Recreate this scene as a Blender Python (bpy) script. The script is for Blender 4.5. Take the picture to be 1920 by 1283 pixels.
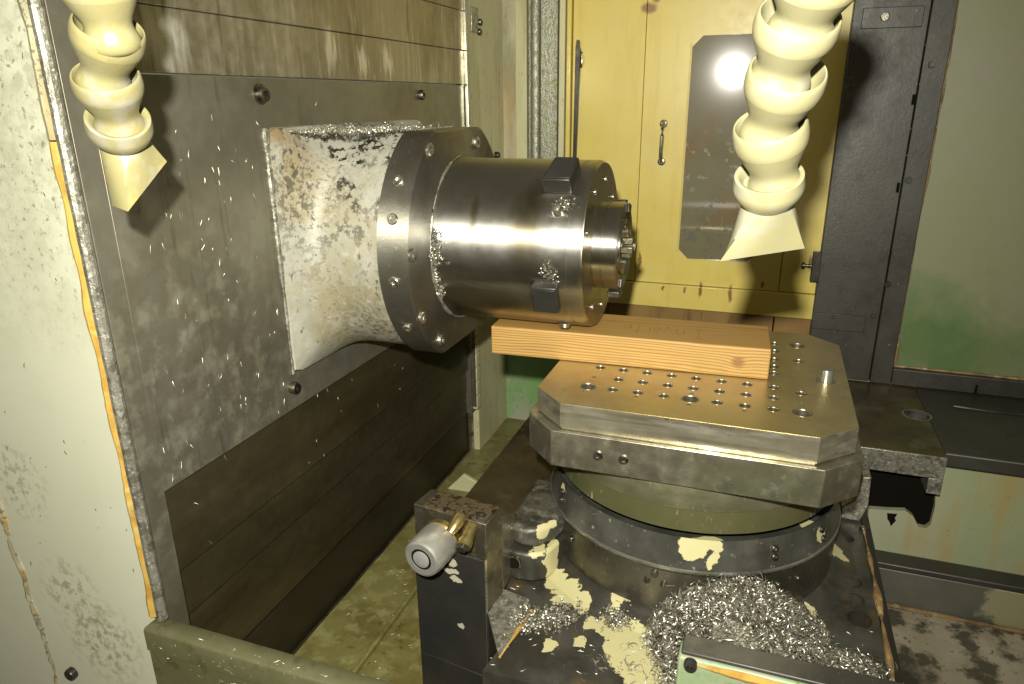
import bpy, bmesh, math, random
from mathutils import Vector, Matrix, noise
import numpy as np
random.seed(7)
for o in list(bpy.data.objects): bpy.data.objects.remove(o)
S = bpy.context.scene
COL = S.collection
# ------------------------------------------------------------------ camera
F, CX, CY = 1325.0, 960.0, 641.5
vy = Vector((500, -459.5, F)).normalized()
dz = Vector((38, (F*F+500*38)/459.5, F)).normalized(); dz = (dz - vy*vy.dot(dz)).normalized()
up = -dz; vx = vy.cross(up)
M3 = Matrix((vx, vy, up))                      # rows: world axes in camera (right, down, forward)
CAM = Vector((0, 0, .46))
r_, d_, f_ = M3@Vector((1,0,0)), M3@Vector((0,1,0)), M3@Vector((0,0,1))
cd = bpy.data.cameras.new('camera'); cam = bpy.data.objects.new('camera', cd); COL.objects.link(cam)
R = Matrix((r_, -d_, -f_)).transposed()
cam.matrix_world = Matrix.Translation(CAM) @ R.to_4x4()
cd.sensor_width = 36; cd.lens = F/1920*36; cd.clip_start = .01; cd.clip_end = 60
S.camera = cam
# ------------------------------------------------------------------ light
S.view_settings.view_transform = 'Standard'; S.view_settings.look = 'None'
S.view_settings.exposure = 0; S.view_settings.gamma = 1
W = bpy.data.worlds.new('World'); S.world = W; W.use_nodes = True
W.node_tree.nodes['Background'].inputs[0].default_value = (1.0, .9, .62, 1)
W.node_tree.nodes['Background'].inputs[1].default_value = .16
fl = bpy.data.lights.new('camera_flash', 'SPOT'); fl.energy = 192; fl.color = (1, .97, .86)
fl.spot_size = math.radians(118); fl.spot_blend = 1; fl.shadow_soft_size = .016
flo = bpy.data.objects.new('camera_flash', fl); COL.objects.link(flo)
# the flash sits just above and left of the lens
flo.matrix_world = Matrix.Translation(CAM - f_*.06 - r_*.045 + Vector((.0, 0, .115))) @ R.to_4x4()

def ray(px, py): return M3 @ Vector((px-CX, py-CY, F))
def onz(p, z): r = ray(*p); return CAM + r*((z-CAM.z)/r.z)
def onx(p, x): r = ray(*p); return CAM + r*((x-CAM.x)/r.x)
def ony(p, y): r = ray(*p); return CAM + r*((y-CAM.y)/r.y)
def atd(px, py, d): return CAM + ray(px, py)*(d/F)

# ------------------------------------------------------------------ materials
def srgb(r, g, b):
    f = lambda c: (c/255/12.92) if c/255 <= .04045 else ((c/255+.055)/1.055)**2.4
    return (f(r), f(g), f(b), 1)
def C4(c): return tuple(c)+(1,) if len(c) == 3 else c
def mat(name, col, rough=.5, metal=0, layers=(), bump=None, rvar=0, aniso=None, spec=.5, coat=0, extra=None):
    """layers: dicts c, s(scale), lo, hi, k(amount), st(stretch), d(detail), blobs [(x,y,z,r)], amp, rough, metal"""
    m = bpy.data.materials.new(name); m.use_nodes = True
    nt = m.node_tree; N = nt.nodes; L = nt.links; b = N['Principled BSDF']
    tc = N.new('ShaderNodeNewGeometry').outputs['Position']
    def math_(op, a, c=None, clamp=False):
        n = N.new('ShaderNodeMath'); n.operation = op; n.use_clamp = clamp
        for i, v in enumerate((a, c)):
            if v is None: continue
            if isinstance(v, (int, float)): n.inputs[i].default_value = v
            else: L.new(v, n.inputs[i])
        return n.outputs[0]
    def noise_(s, d=4, st=(1,1,1), off=0, rg=.6):
        mp = N.new('ShaderNodeMapping'); mp.inputs['Scale'].default_value = st; mp.inputs['Location'].default_value = (off, off*.7, off*1.3)
        L.new(tc, mp.inputs[0]); n = N.new('ShaderNodeTexNoise'); n.inputs['Scale'].default_value = s
        n.inputs['Detail'].default_value = d; n.inputs['Roughness'].default_value = rg; L.new(mp.outputs[0], n.inputs['Vector'])
        return n
    def mr(v, a, b_, c=0, d=1):
        n = N.new('ShaderNodeMapRange'); n.clamp = True
        n.inputs[1].default_value, n.inputs[2].default_value, n.inputs[3].default_value, n.inputs[4].default_value = a, b_, c, d
        L.new(v, n.inputs[0]); return n.outputs[0]
    color = None; ro = None; me = None
    colv = C4(col)
    def mixc(f, a, c2):
        n = N.new('ShaderNodeMix'); n.data_type = 'RGBA'; L.new(f, n.inputs[0])
        if isinstance(a, tuple): n.inputs[6].default_value = a
        else: L.new(a, n.inputs[6])
        n.inputs[7].default_value = C4(c2); return n.outputs[2]
    def mixf(f, a, v):
        n = N.new('ShaderNodeMix'); L.new(f, n.inputs[0])
        if isinstance(a, (int, float)): n.inputs[2].default_value = a
        else: L.new(a, n.inputs[2])
        n.inputs[3].default_value = v; return n.outputs[0]
    color = colv; ro = rough; me = metal
    hsum = None
    for i, l in enumerate(layers):
        st = l.get('st', (1,1,1)); off = 3.1*i+l.get('off', 0)
        if 'blobs' in l:
            nz = noise_(l.get('s', 18), l.get('d', 5), st, off)
            sub = N.new('ShaderNodeVectorMath'); sub.operation = 'SUBTRACT'; L.new(nz.outputs['Color'], sub.inputs[0]); sub.inputs[1].default_value = (.5,.5,.5)
            sc = N.new('ShaderNodeVectorMath'); sc.operation = 'SCALE'; L.new(sub.outputs[0], sc.inputs[0]); sc.inputs['Scale'].default_value = l.get('amp', .06)
            ad = N.new('ShaderNodeVectorMath'); ad.operation = 'ADD'; L.new(tc, ad.inputs[0]); L.new(sc.outputs[0], ad.inputs[1])
            f = None
            for bl in l['blobs']:
                x, y, z, r = bl[:4]; sx = bl[4] if len(bl) > 4 else (1,1,1)
                s2 = N.new('ShaderNodeVectorMath'); s2.operation = 'SUBTRACT'; L.new(ad.outputs[0], s2.inputs[0]); s2.inputs[1].default_value = (x,y,z)
                s3 = N.new('ShaderNodeVectorMath'); s3.operation = 'MULTIPLY'; L.new(s2.outputs[0], s3.inputs[0]); s3.inputs[1].default_value = sx
                ln = N.new('ShaderNodeVectorMath'); ln.operation = 'LENGTH'; L.new(s3.outputs[0], ln.inputs[0])
                v = mr(ln.outputs['Value'], r*(1-l.get('soft', .04)), r*(1+l.get('soft', .04)), 1, 0)
                f = v if f is None else math_('MAXIMUM', f, v)
        else:
            n = noise_(l['s'], l.get('d', 5), st, off, l.get('rg', .6))
            f = mr(n.outputs['Fac'], l['lo'], l['hi'])
        if 'ms' in l:      # second, broader mask
            n2 = noise_(l['ms'], 3, (1,1,1), off+11); f = math_('MULTIPLY', f, mr(n2.outputs['Fac'], l.get('mlo', .45), l.get('mhi', .6)))
        if 'bound' in l:   # soft distance to a point, where this wear sits
            x, y, z, r = l['bound']
            s2 = N.new('ShaderNodeVectorMath'); s2.operation = 'DISTANCE'; L.new(tc, s2.inputs[0]); s2.inputs[1].default_value = (x,y,z)
            f = math_('MULTIPLY', f, mr(s2.outputs['Value'], r*.35, r, 1, 0))
        k = l.get('k', 1)
        if k != 1: f = math_('MULTIPLY', f, k)
        if 'c' in l: color = mixc(f, color, l['c'])
        if 'rough' in l: ro = mixf(f, ro, l['rough'])
        if 'metal' in l: me = mixf(f, me, l['metal'])
        if 'h' in l:
            g = math_('MULTIPLY', f, l['h']); hsum = g if hsum is None else math_('ADD', hsum, g)
    if rvar:
        n = noise_(35, 6, (1,1,1), 5); g = mr(n.outputs['Fac'], .3, .7, -rvar, rvar)
        ro = math_('ADD', ro, g, True)
    for v, s in ((color, 'Base Color'), (ro, 'Roughness'), (me, 'Metallic')):
        if isinstance(v, (tuple, int, float)): b.inputs[s].default_value = v
        else: L.new(v, b.inputs[s])
    b.inputs['Specular IOR Level'].default_value = spec
    if coat: b.inputs['Coat Weight'].default_value = coat; b.inputs['Coat Roughness'].default_value = .15
    if aniso:
        b.inputs['Anisotropic'].default_value = aniso[0]; b.inputs['Anisotropic Rotation'].default_value = aniso[2]
        tg = N.new('ShaderNodeTangent'); tg.direction_type = 'RADIAL'; tg.axis = aniso[1]; L.new(tg.outputs[0], b.inputs['Tangent'])
    nrm = None
    if bump:
        s, k = bump[:2]; st = bump[2] if len(bump) > 2 else (1,1,1)
        n = noise_(s, 6, st, 9); bp = N.new('ShaderNodeBump'); bp.inputs['Strength'].default_value = k; bp.inputs['Distance'].default_value = .002
        L.new(n.outputs['Fac'], bp.inputs['Height']); nrm = bp.outputs[0]
    if hsum is not None:
        bp = N.new('ShaderNodeBump'); bp.inputs['Strength'].default_value = .6; bp.inputs['Distance'].default_value = .0015
        L.new(hsum, bp.inputs['Height'])
        if nrm: L.new(nrm, bp.inputs['Normal'])
        nrm = bp.outputs[0]
    if nrm: L.new(nrm, b.inputs['Normal'])
    return m

GRIT = dict(c=(.03,.028,.02), s=240, lo=.62, hi=.68, k=.8)
M = {}
M['cover'] = mat('oily_sheet_steel', (.235,.222,.170), .42, .75, [
    dict(c=(.12,.105,.060), s=3.5, lo=.42, hi=.68, k=.7, rough=.5),
    dict(c=(.32,.305,.24), s=9, lo=.45, hi=.8, k=.45, ms=2.2, rough=.33, st=(1,1,.5)),
    dict(c=(.27,.27,.19), s=26, lo=.48, hi=.68, k=.5, bound=(-.776,.76,.05,.36), rough=.5, metal=.35),
    dict(c=(.09,.075,.045), s=60, lo=.6, hi=.7, k=.4, st=(1,1,.08)), dict(c=(.36,.35,.29), s=90, lo=.64, hi=.72, k=.45, st=(1,1,.05), ms=4),
    dict(c=(.4,.4,.33), s=300, lo=.68, hi=.78, k=.35)], bump=(160, .08), rvar=.1)
M['cover_low'] = mat('shade_toned_oily_steel', (.125,.105,.055), .38, .8, [  # darker copy of the cover steel: dark reflections painted into its colour
    dict(c=(.07,.05,.025), s=5, lo=.4, hi=.66, k=.7, st=(1,.4,1.6)),
    dict(c=(.05,.04,.022), s=40, lo=.58, hi=.75, k=.4, st=(1,.25,1)),
    dict(c=(.21,.175,.085), s=5, lo=.5, hi=.75, k=.6, rough=.42, st=(1,.35,1.4))], bump=(120, .1), rvar=.08)
M['cover_up'] = mat('brushed_sheet_steel', (.33,.30,.21), .36, .85, [
    dict(c=(.17,.14,.07), s=6, lo=.4, hi=.65, k=.75, st=(1,1,.5)),
    dict(c=(.55,.53,.45), s=30, lo=.5, hi=.7, k=.6, st=(1,2.5,.25), ms=4, rough=.25),
    dict(c=(.10,.075,.03), s=60, lo=.58, hi=.68, k=.5, st=(1,1,.12)),
    dict(c=(.72,.70,.62), s=40, st=(1,2.5,.3), amp=.10, soft=.5, k=.8, rough=.3, blobs=[(-.776,.80,.54,.036,(1,1,.8)),(-.776,1.20,.545,.018,(1,1,.6)),(-.776,1.30,.53,.016,(1,1,.6)),(-.776,1.40,.535,.018,(1,1,.7))])], bump=(300, .15, (1,3,.06)), rvar=.1, aniso=(.6,'Z',0))  # pale blobs paint the flash's brushed glints into the colour
M['skirt'] = mat('shade_toned_skirt', (.045,.037,.02), .45, .7, [dict(c=(.09,.075,.04), s=6, lo=.45, hi=.7, k=.6, st=(1,.4,1))], bump=(60,.1))  # darkest copy of the cover steel: shade at the wall foot is in the colour
M['white'] = mat('worn_cream_paint', (.44,.445,.33), .45, 0, [
    dict(c=(.48,.485,.385), s=4, lo=.4, hi=.7, k=.6),
    dict(c=(.25,.25,.17), s=75, lo=.46, hi=.62, k=.6, bound=(-.86,.64,.62,.50), d=9, rough=.6), dict(c=(.33,.33,.23), s=12, lo=.45, hi=.65, k=.6, bound=(-.9,.64,.6,.6), d=5),
    dict(c=(.13,.12,.08), s=110, lo=.58, hi=.64, k=.7, bound=(-.86,.64,.42,.30), d=6),
    dict(c=(.22,.2,.12), s=70, lo=.47, hi=.60, k=.8, bound=(-.925,.64,-.35,.10), d=8), dict(c=(.24,.23,.16), s=80, lo=.5, hi=.60, k=.7, bound=(-1.03,.64,-.08,.08), d=8), dict(c=(.20,.19,.12), s=80, lo=.5, hi=.60, k=.7, bound=(-.97,.64,-.27,.08), d=8),
    dict(c=(.08,.07,.05), s=90, lo=.79, hi=.81, k=.9)], bump=(50,.06), rvar=.08)
M['pale'] = mat('stained_pale_paint', (.50,.47,.27), .45, 0, [
    dict(c=(.26,.27,.15), s=5, lo=.42, hi=.62, k=.5, st=(1,1,.3)),
    dict(c=(.32,.22,.07), s=16, lo=.55, hi=.7, k=.6, st=(1,1.5,.15)),
    dict(c=(.10,.09,.05), s=90, lo=.62, hi=.68, k=.7, st=(1,1,.4))], bump=(60,.08), rvar=.06)
M['pale_dirty'] = mat('chip_crusted_pale_paint', (.40,.37,.24), .5, .1, [
    dict(c=(.20,.19,.11), s=18, lo=.44, hi=.6, k=.85, st=(1,1.3,.25)),
    dict(c=(.35,.24,.08), s=12, lo=.52, hi=.65, k=.6, st=(1,2,.15)),
    dict(c=(.08,.08,.06), s=170, lo=.55, hi=.62, k=.7, h=1, ms=5)], bump=(120,.3))
M['crust'] = mat('chip_crusted_grey_steel', (.30,.30,.24), .42, .5, [
    dict(c=(.13,.13,.09), s=120, lo=.47, hi=.66, k=.7, h=1, st=(1,1,.6)),
    dict(c=(.22,.26,.12), s=30, lo=.48, hi=.62, k=.6),
    dict(c=(.7,.7,.62), s=330, lo=.6, hi=.68, k=.9, rough=.25),
    dict(c=(.12,.09,.04), s=8, lo=.5, hi=.7, k=.6, st=(3,1,.1))], bump=(180,.6))
M['yellow'] = mat('yellow_paint', (.58,.465,.105), .38, 0, [
    dict(c=(.50,.385,.075), s=3, lo=.4, hi=.7, k=.6),
    dict(c=(.57,.475,.16), s=7, lo=.45, hi=.65, k=.5),
    dict(c=(.42,.30,.05), s=22, lo=.55, hi=.75, k=.4, st=(1,1,.15)),
    dict(c=(.30,.14,.03), s=80, lo=.70, hi=.76, k=.6),
    dict(c=(.16,.06,.015), s=60, d=2, amp=.012, soft=.3, k=.85, blobs=[(-.353,2.1,.69,.02,(1,.1,1.6)),(-.335,2.1,.715,.012,(1,.1,1)),
        (.01,2.1,-.05,.006,(1.6,.1,.6)),(-.16,2.1,-.078,.011,(2.4,.1,.5)),(-.075,2.1,-.083,.011,(2,.1,.45)),(-.205,2.1,-.08,.008,(2,.1,.8)),
        (.13,2.1,.02,.012,(3,.1,.6)),(-.27,2.1,-.08,.006,(1.5,.1,.8)),(-.345,2.1,.0,.012,(2.6,.1,.5))])],
    bump=(22,.05), rvar=.06, coat=.2)
M['yellow_low'] = mat('rust_stained_yellow_paint', (.20,.12,.035), .4, 0, [
    dict(c=(.20,.11,.03), s=5, lo=.4, hi=.7, k=.7),
    dict(c=(.09,.04,.015), s=30, lo=.58, hi=.68, k=.8, st=(1,1,.08)),
    dict(c=(.26,.17,.05), s=9, lo=.5, hi=.7, k=.5, st=(1,1,.2))], bump=(30,.08), rvar=.06)
M['mirror'] = mat('stainless_window', (.165,.150,.098), .055, .03, [
    dict(c=(.11,.095,.05), s=5, lo=.45, hi=.7, k=.6),
    dict(c=(.035,.03,.015), s=45, lo=.58, hi=.64, k=.85, rough=.5, bound=(-.17,2.1,.10,.3)),
    dict(c=(.20,.10,.03), s=10, lo=.5, hi=.7, k=.6, bound=(-.1,2.1,.2,.3)),
    dict(c=(.15,.145,.08), s=6, lo=.5, hi=.7, k=.5, bound=(-.17,2.1,.1,.25))], bump=(3,.02), coat=.10)
M['black'] = mat('dusty_black_steel', (.035,.033,.026), .42, .25, [
    dict(c=(.055,.053,.042), s=5, lo=.4, hi=.7, k=.8, rough=.5),
    dict(c=(.12,.12,.09), s=150, lo=.6, hi=.72, k=.5, ms=4),
    dict(c=(.02,.02,.015), s=30, lo=.6, hi=.75, k=.6),
    dict(c=(.5,.5,.42), s=350, lo=.72, hi=.76, k=.8)], bump=(110,.18), rvar=.08)
M['green'] = mat('faded_green_paint', (.19,.205,.105), .5, 0, [
    dict(c=(.21,.20,.145), s=3, lo=.4, hi=.65, k=.7),
    dict(c=(.06,.125,.03), s=12, k=.9, amp=.25, soft=.65, blobs=[(.43,2.09,-.17,.13,(1,.1,1)),(.5,2.09,-.22,.12,(.6,.1,1.2))]),
    dict(c=(.22,.17,.08), s=6, lo=.55, hi=.75, k=.4, st=(1,1,.4))], bump=(25,.05), rvar=.06)
M['green_low'] = mat('streaked_pale_green_paint', (.27,.30,.165), .5, 0, [
    dict(c=(.34,.33,.235), s=4, lo=.42, hi=.62, k=.8, st=(1,1,.5)),
    dict(c=(.33,.24,.09), s=9, lo=.52, hi=.68, k=.7, st=(1.5,1,.2)),
    dict(c=(.05,.05,.03), s=60, lo=.68, hi=.72, k=.6)], bump=(40,.06), rvar=.06)
M['green_bright'] = mat('green_paint', (.14,.27,.09), .5, 0, [
    dict(c=(.30,.28,.22), s=5, lo=.45, hi=.6, k=.8),
    dict(c=(.07,.12,.04), s=70, lo=.58, hi=.66, k=.6, ms=6)], bump=(40,.06))
M['olive'] = mat('olive_paint', (.085,.083,.038), .42, 0, [
    dict(c=(.12,.115,.065), s=9, lo=.45, hi=.65, k=.7),
    dict(c=(.05,.045,.02), s=26, lo=.55, hi=.66, k=.7),
    dict(c=(.4,.4,.32), s=130, lo=.66, hi=.70, k=.7, h=.6)], bump=(80,.15), rvar=.08)
M['chute'] = mat('oily_olive_floor', (.16,.145,.05), .32, .1, [
    dict(c=(.11,.09,.025), s=10, lo=.45, hi=.62, k=.8),
    dict(c=(.27,.26,.11), s=22, lo=.5, hi=.66, k=.6),
    dict(c=(.05,.04,.015), s=60, lo=.56, hi=.64, k=.7, ms=4, rough=.25),
    dict(c=(.5,.48,.36), s=200, lo=.7, hi=.74, k=.8)], bump=(60,.25), rvar=.1)
M['floor'] = mat('mottled_grimy_floor', (.30,.26,.18), .5, 0, [
    dict(c=(.38,.33,.24), s=10, lo=.45, hi=.6, k=.8),
    dict(c=(.05,.045,.03), s=13, lo=.5, hi=.58, k=.9, d=8),
    dict(c=(.03,.025,.02), s=60, lo=.62, hi=.68, k=.8),
    dict(c=(.035,.032,.022), s=14, amp=.12, soft=.3, d=7, blobs=[(.45,1.0,-.733,.16,(1,.5,1)),(.6,1.15,-.733,.14,(.7,1,1)),(.35,1.3,-.733,.1,(1,.5,1))])],
    bump=(70,.3), rvar=.1)
M['beam'] = mat('grey_base_beam', (.085,.083,.065), .45, .1, [
    dict(c=(.12,.115,.09), s=8, lo=.4, hi=.65, k=.8),
    dict(c=(.26,.24,.14), s=16, amp=.10, soft=.05, k=1, blobs=[(.72,1.66,-.67,.075,(.5,1,1))])], bump=(60,.15))
M['housing'] = mat('chipped_cream_casting', (.275,.268,.215), .5, .05, [
    dict(c=(.33,.325,.28), s=16, lo=.4, hi=.6, k=.8, d=8),
    dict(c=(.20,.18,.10), s=9, lo=.42, hi=.60, k=.7, bound=(-.66,1.04,.05,.34), d=7),
    dict(c=(.20,.13,.05), s=14, lo=.42, hi=.6, k=.8, bound=(-.77,.98,.38,.12)),
    dict(c=(.24,.20,.10), s=9, lo=.4, hi=.56, k=.75, bound=(-.785,.97,.22,.24)),
    dict(c=(.02,.018,.012), s=70, lo=.53, hi=.55, k=1, d=10, bound=(-.62,1.12,.44,.36), rough=.35, h=-1, ms=14, mlo=.42, mhi=.52),
    dict(c=(.06,.05,.035), s=75, lo=.64, hi=.67, k=.75, d=7, h=-1, st=(1,1,.6)),
    dict(c=(.20,.16,.08), s=22, lo=.5, hi=.6, k=.6, bound=(-.62,1.1,0,.26), d=7),
    dict(c=(.12,.11,.075), s=150, lo=.56, hi=.62, k=.6, ms=7), dict(c=(.09,.08,.05), s=130, lo=.52, hi=.57, k=.8, bound=(-.735,1.03,.33,.09)), dict(c=(.09,.08,.05), s=110, lo=.5, hi=.56, k=.8, bound=(-.64,1.1,.02,.14)), dict(c=(.35,.34,.28), s=60, lo=.6, hi=.66, k=.6)], bump=(80,.5), rvar=.1)
M['flange'] = mat('turned_flange_steel', (.27,.26,.22), .5, .9, [
    dict(c=(.12,.10,.06), s=6, lo=.4, hi=.7, k=.7),
    dict(c=(.4,.38,.3), s=70, lo=.62, hi=.7, k=.5)], bump=(200,.1), rvar=.06, aniso=(.9,'X',.25))
M['cyl'] = mat('turned_spindle_steel', (.50,.49,.45), .45, 1, [
    dict(c=(.38,.365,.31), s=4, lo=.4, hi=.65, k=.6, st=(2,1,1)),
    dict(c=(.20,.16,.08), s=14, k=.75, amp=.02, soft=.5, blobs=[(-.372,1.12,.27,.018,(1,.3,.25)),(-.475,1.12,.28,.007,(1,.3,.15)),(-.385,1.13,.245,.02,(1,.5,.35))]),
    dict(c=(.70,.68,.6), s=9, lo=.55, hi=.7, k=.3, st=(3,1,1)),
    dict(c=(.18,.15,.09), s=120, lo=.66, hi=.72, k=.7)], bump=(500,.06,(1,.1,.1)), rvar=.07, aniso=(.93,'X',.25))
M['nose'] = mat('ground_nose_steel', (.42,.41,.37), .40, 1, [dict(c=(.3,.25,.15), s=20, lo=.5, hi=.7, k=.5)], bump=(400,.04,(1,.1,.1)), rvar=.05, aniso=(.93,'X',.25))
M['face'] = mat('spindle_end_face', (.36,.31,.2), .3, 1, [dict(c=(.2,.15,.07), s=10, lo=.45, hi=.65, k=.6)], rvar=.06)
M['bushing'] = mat('ground_bushing_steel', (.42,.38,.28), .35, .95, [dict(c=(.1,.08,.05), s=120, lo=.5, hi=.65, k=.6)])
M['darkmetal'] = mat('blackened_steel', (.045,.042,.035), .35, .6, [dict(c=(.12,.11,.09), s=30, lo=.55, hi=.7, k=.6)], bump=(200,.1), rvar=.08)
M['bolt'] = mat('oily_bolt_steel', (.22,.20,.16), .33, .95, [dict(c=(.05,.045,.03), s=90, lo=.45, hi=.6, k=.8)], bump=(300,.2))
M['brightbolt'] = mat('bright_bolt_steel', (.5,.48,.42), .28, .95, [dict(c=(.12,.1,.07), s=120, lo=.5, hi=.65, k=.8)], bump=(300,.2))
M['plate_top'] = mat('ground_pallet_top', (.56,.48,.25), .38, .9, [
    dict(c=(.42,.33,.17), s=4, lo=.4, hi=.65, k=.6),
    dict(c=(.40,.24,.10), s=9, lo=.46, hi=.7, k=.6, bound=(-.25,1.08,0,.17)),
    dict(c=(.6,.55,.42), s=60, lo=.55, hi=.7, k=.3),
    dict(c=(.2,.14,.06), s=180, lo=.68, hi=.74, k=.5)], bump=(200,.04), rvar=.06)
M['plate_side'] = mat('milled_pallet_side', (.34,.315,.23), .33, .75, [
    dict(c=(.12,.10,.06), s=22, lo=.50, hi=.62, k=.6, st=(.12,1,3.5)),
    dict(c=(.19,.165,.11), s=7, lo=.4, hi=.68, k=.7, st=(.25,1,2.5)),
    dict(c=(.48,.46,.38), s=40, lo=.52, hi=.68, k=.6, st=(.3,1,2)),
    dict(c=(.09,.075,.045), s=120, lo=.66, hi=.72, k=.7)], bump=(260,.12,(.15,1,2)), rvar=.08)
M['plate_low'] = mat('scuffed_pallet_base', (.34,.315,.23), .36, .9, [
    dict(c=(.18,.155,.10), s=6, lo=.4, hi=.66, k=.6),
    dict(c=(.20,.23,.12), s=20, k=.5, amp=.05, soft=.5, blobs=[(.02,.99,-.085,.05,(.5,1,1.5))]),
    dict(c=(.58,.56,.48), s=30, lo=.56, hi=.68, k=.6, st=(1,1,.8)),
    dict(c=(.1,.09,.06), s=150, lo=.68, hi=.74, k=.7)], bump=(200,.15), rvar=.1)
M['disc_paint'] = mat('oily_olive_disc_skirt', (.085,.08,.035), .35, .2, [dict(c=(.055,.06,.025), s=8, lo=.4, hi=.65, k=.7), dict(c=(.5,.5,.38), s=90, lo=.60, hi=.66, k=.8, st=(1.5,1.5,.4), ms=6)], bump=(100,.1), rvar=.08)
M['disc'] = mat('oily_turned_disc', (.50,.47,.34), .34, .82, [
    dict(c=(.16,.17,.07), s=4, lo=.35, hi=.6, k=.7, st=(1,1,3)),
    dict(c=(.5,.5,.38), s=90, lo=.62, hi=.68, k=.7, st=(1.5,1.5,.4))], bump=(120,.1), rvar=.08)
YB = [(-.335,1.05,-.20,.035),(-.085,.975,-.205,.052,(1,1,1)),(-.035,.985,-.215,.03),(.10,1.04,-.20,.018,(1.5,1,1)),(.165,1.10,-.2,.028),(.04,.985,-.20,.009)]
def RP(px, py, r, z=-.226, *a): q = onz((px,py), z); return (q.x, q.y, q.z, r)+a
RB = [RP(1300,1018,.030,-.215),RP(1332,1014,.030,-.215),RP(1330,1042,.022,-.235),RP(1345,1052,.012,-.245),RP(1517,985,.017),RP(1540,1000,.014),RP(1442,1024,.008),RP(1462,1012,.006),RP(1388,1018,.005),RP(1045,915,.012,-.21),RP(1180,1005,.008)]
M['ring'] = mat('blackened_ring_casting', (.05,.05,.04), .40, .4, [
    dict(c=(.12,.12,.095), s=7, lo=.45, hi=.68, k=.8, rough=.33),
    dict(c=(.03,.028,.02), s=11, lo=.5, hi=.68, k=.7),
    dict(c=(.4,.39,.33), s=70, lo=.64, hi=.7, k=.6),
    dict(c=(.42,.385,.20), s=38, amp=.028, soft=.02, d=4, metal=0, rough=.5, h=1.2, blobs=RB)],
    bump=(60,.15), rvar=.1)
M['ringside'] = mat('turned_ring_side', (.17,.16,.125), .34, .85, [
    dict(c=(.05,.045,.03), s=6, lo=.42, hi=.66, k=.8),
    dict(c=(.35,.34,.28), s=80, lo=.62, hi=.7, k=.5)], bump=(150,.08), rvar=.1)
M['saddle'] = mat('paint_flaked_saddle', (.035,.033,.025), .36, .35, [
    dict(c=(.09,.085,.07), s=8, lo=.45, hi=.65, k=.8),
    dict(c=(.13,.08,.03), s=14, lo=.55, hi=.68, k=.7, ms=4),
    dict(c=(.42,.385,.20), s=24, amp=.055, soft=.02, d=6, metal=0, rough=.5, h=1.5, blobs=[
        RP(1160,1140,.022,-.36),RP(1150,1180,.03,-.36),RP(1190,1200,.04,-.36),RP(1180,1235,.04,-.36),RP(1225,1258,.055,-.36),RP(1165,1215,.030,-.36),RP(1265,1280,.035,-.36),RP(1105,1168,.014,-.36),
        (-.292,1.03,-.32,.024,(1.2,.7,.28)),(-.262,1.00,-.345,.026,(1,.8,.5)),(-.235,.982,-.352,.018,(1,.7,.6)),(-.325,1.03,-.285,.014,(1,.7,.4)),(-.262,.955,-.36,.006),
        RP(1562,1040,.020,-.36),RP(1555,1048,.016,-.36),RP(1524,1105,.014,-.36),RP(1510,1120,.012,-.36),RP(1512,1150,.016,-.36),RP(1528,1172,.012,-.36),RP(1540,1185,.010,-.36),(-.255,.87,-.36,.014),(-.21,.89,-.36,.012)]),
    dict(c=(.4,.38,.32), s=200, lo=.7, hi=.75, k=.7)], bump=(40,.35), rvar=.1)
M['slide'] = mat('oily_brown_way_cover', (.15,.115,.055), .33, .7, [
    dict(c=(.06,.045,.025), s=6, lo=.42, hi=.65, k=.8),
    dict(c=(.28,.25,.17), s=12, lo=.55, hi=.72, k=.5)], bump=(60,.1), rvar=.08)
M['sensor_plate'] = mat('blackened_cover_plate', (.035,.034,.03), .34, .5, [
    dict(c=(.06,.055,.045), s=8, lo=.4, hi=.7, k=.8),
    dict(c=(.36,.34,.25), s=42, amp=.03, soft=.06, d=4, rough=.5, metal=.1, blobs=[(-.457,.905,-.235,.011,(1,1,.6)),(-.442,.905,-.272,.010,(.7,1,1.4)),(-.440,.905,-.29,.012,(.8,1,2)),(-.432,.905,-.305,.010,(.7,1,1.5)),(-.425,.905,-.40,.007)]),
    dict(c=(.3,.29,.25), s=220, lo=.7, hi=.75, k=.7)], bump=(100,.15), rvar=.08)
M['block'] = mat('milled_block_steel', (.22,.20,.145), .34, .9, [
    dict(c=(.17,.14,.08), s=14, lo=.4, hi=.65, k=.7),
    dict(c=(.45,.42,.34), s=60, lo=.56, hi=.68, k=.5)], bump=(200,.1), rvar=.08)
M['gunk'] = mat('chip_soaked_block_top', (.10,.075,.04), .35, .4, [dict(c=(.02,.015,.01), s=80, lo=.5, hi=.57, k=.95, h=1.5), dict(c=(.3,.26,.18), s=220, lo=.62, hi=.7, k=.7)], bump=(120,.7))
M['silver'] = mat('satin_aluminium', (.60,.59,.53), .34, .8, [dict(c=(.4,.38,.3), s=30, lo=.5, hi=.7, k=.4)], rvar=.06)
M['grey_disc'] = mat('grey_sensor_face', (.20,.20,.19), .5, .1, [dict(c=(.28,.28,.26), s=90, lo=.5, hi=.7, k=.5)])
M['brass'] = mat('oily_brass', (.50,.40,.17), .3, .95, [dict(c=(.2,.15,.06), s=60, lo=.5, hi=.65, k=.6)], rvar=.1)
M['hose'] = mat('cream_plastic', (.205,.185,.085), .38, 0, [
    dict(c=(.20,.175,.08), s=20, lo=.45, hi=.7, k=.6),
    dict(c=(.24,.23,.18), s=38, lo=.46, hi=.60, k=.8, d=8, ms=9, mlo=.42, mhi=.55, rough=.5),
    dict(c=(.45,.27,.07), s=28, lo=.58, hi=.72, k=.6)], bump=(150,.15), rvar=.1)
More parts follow.
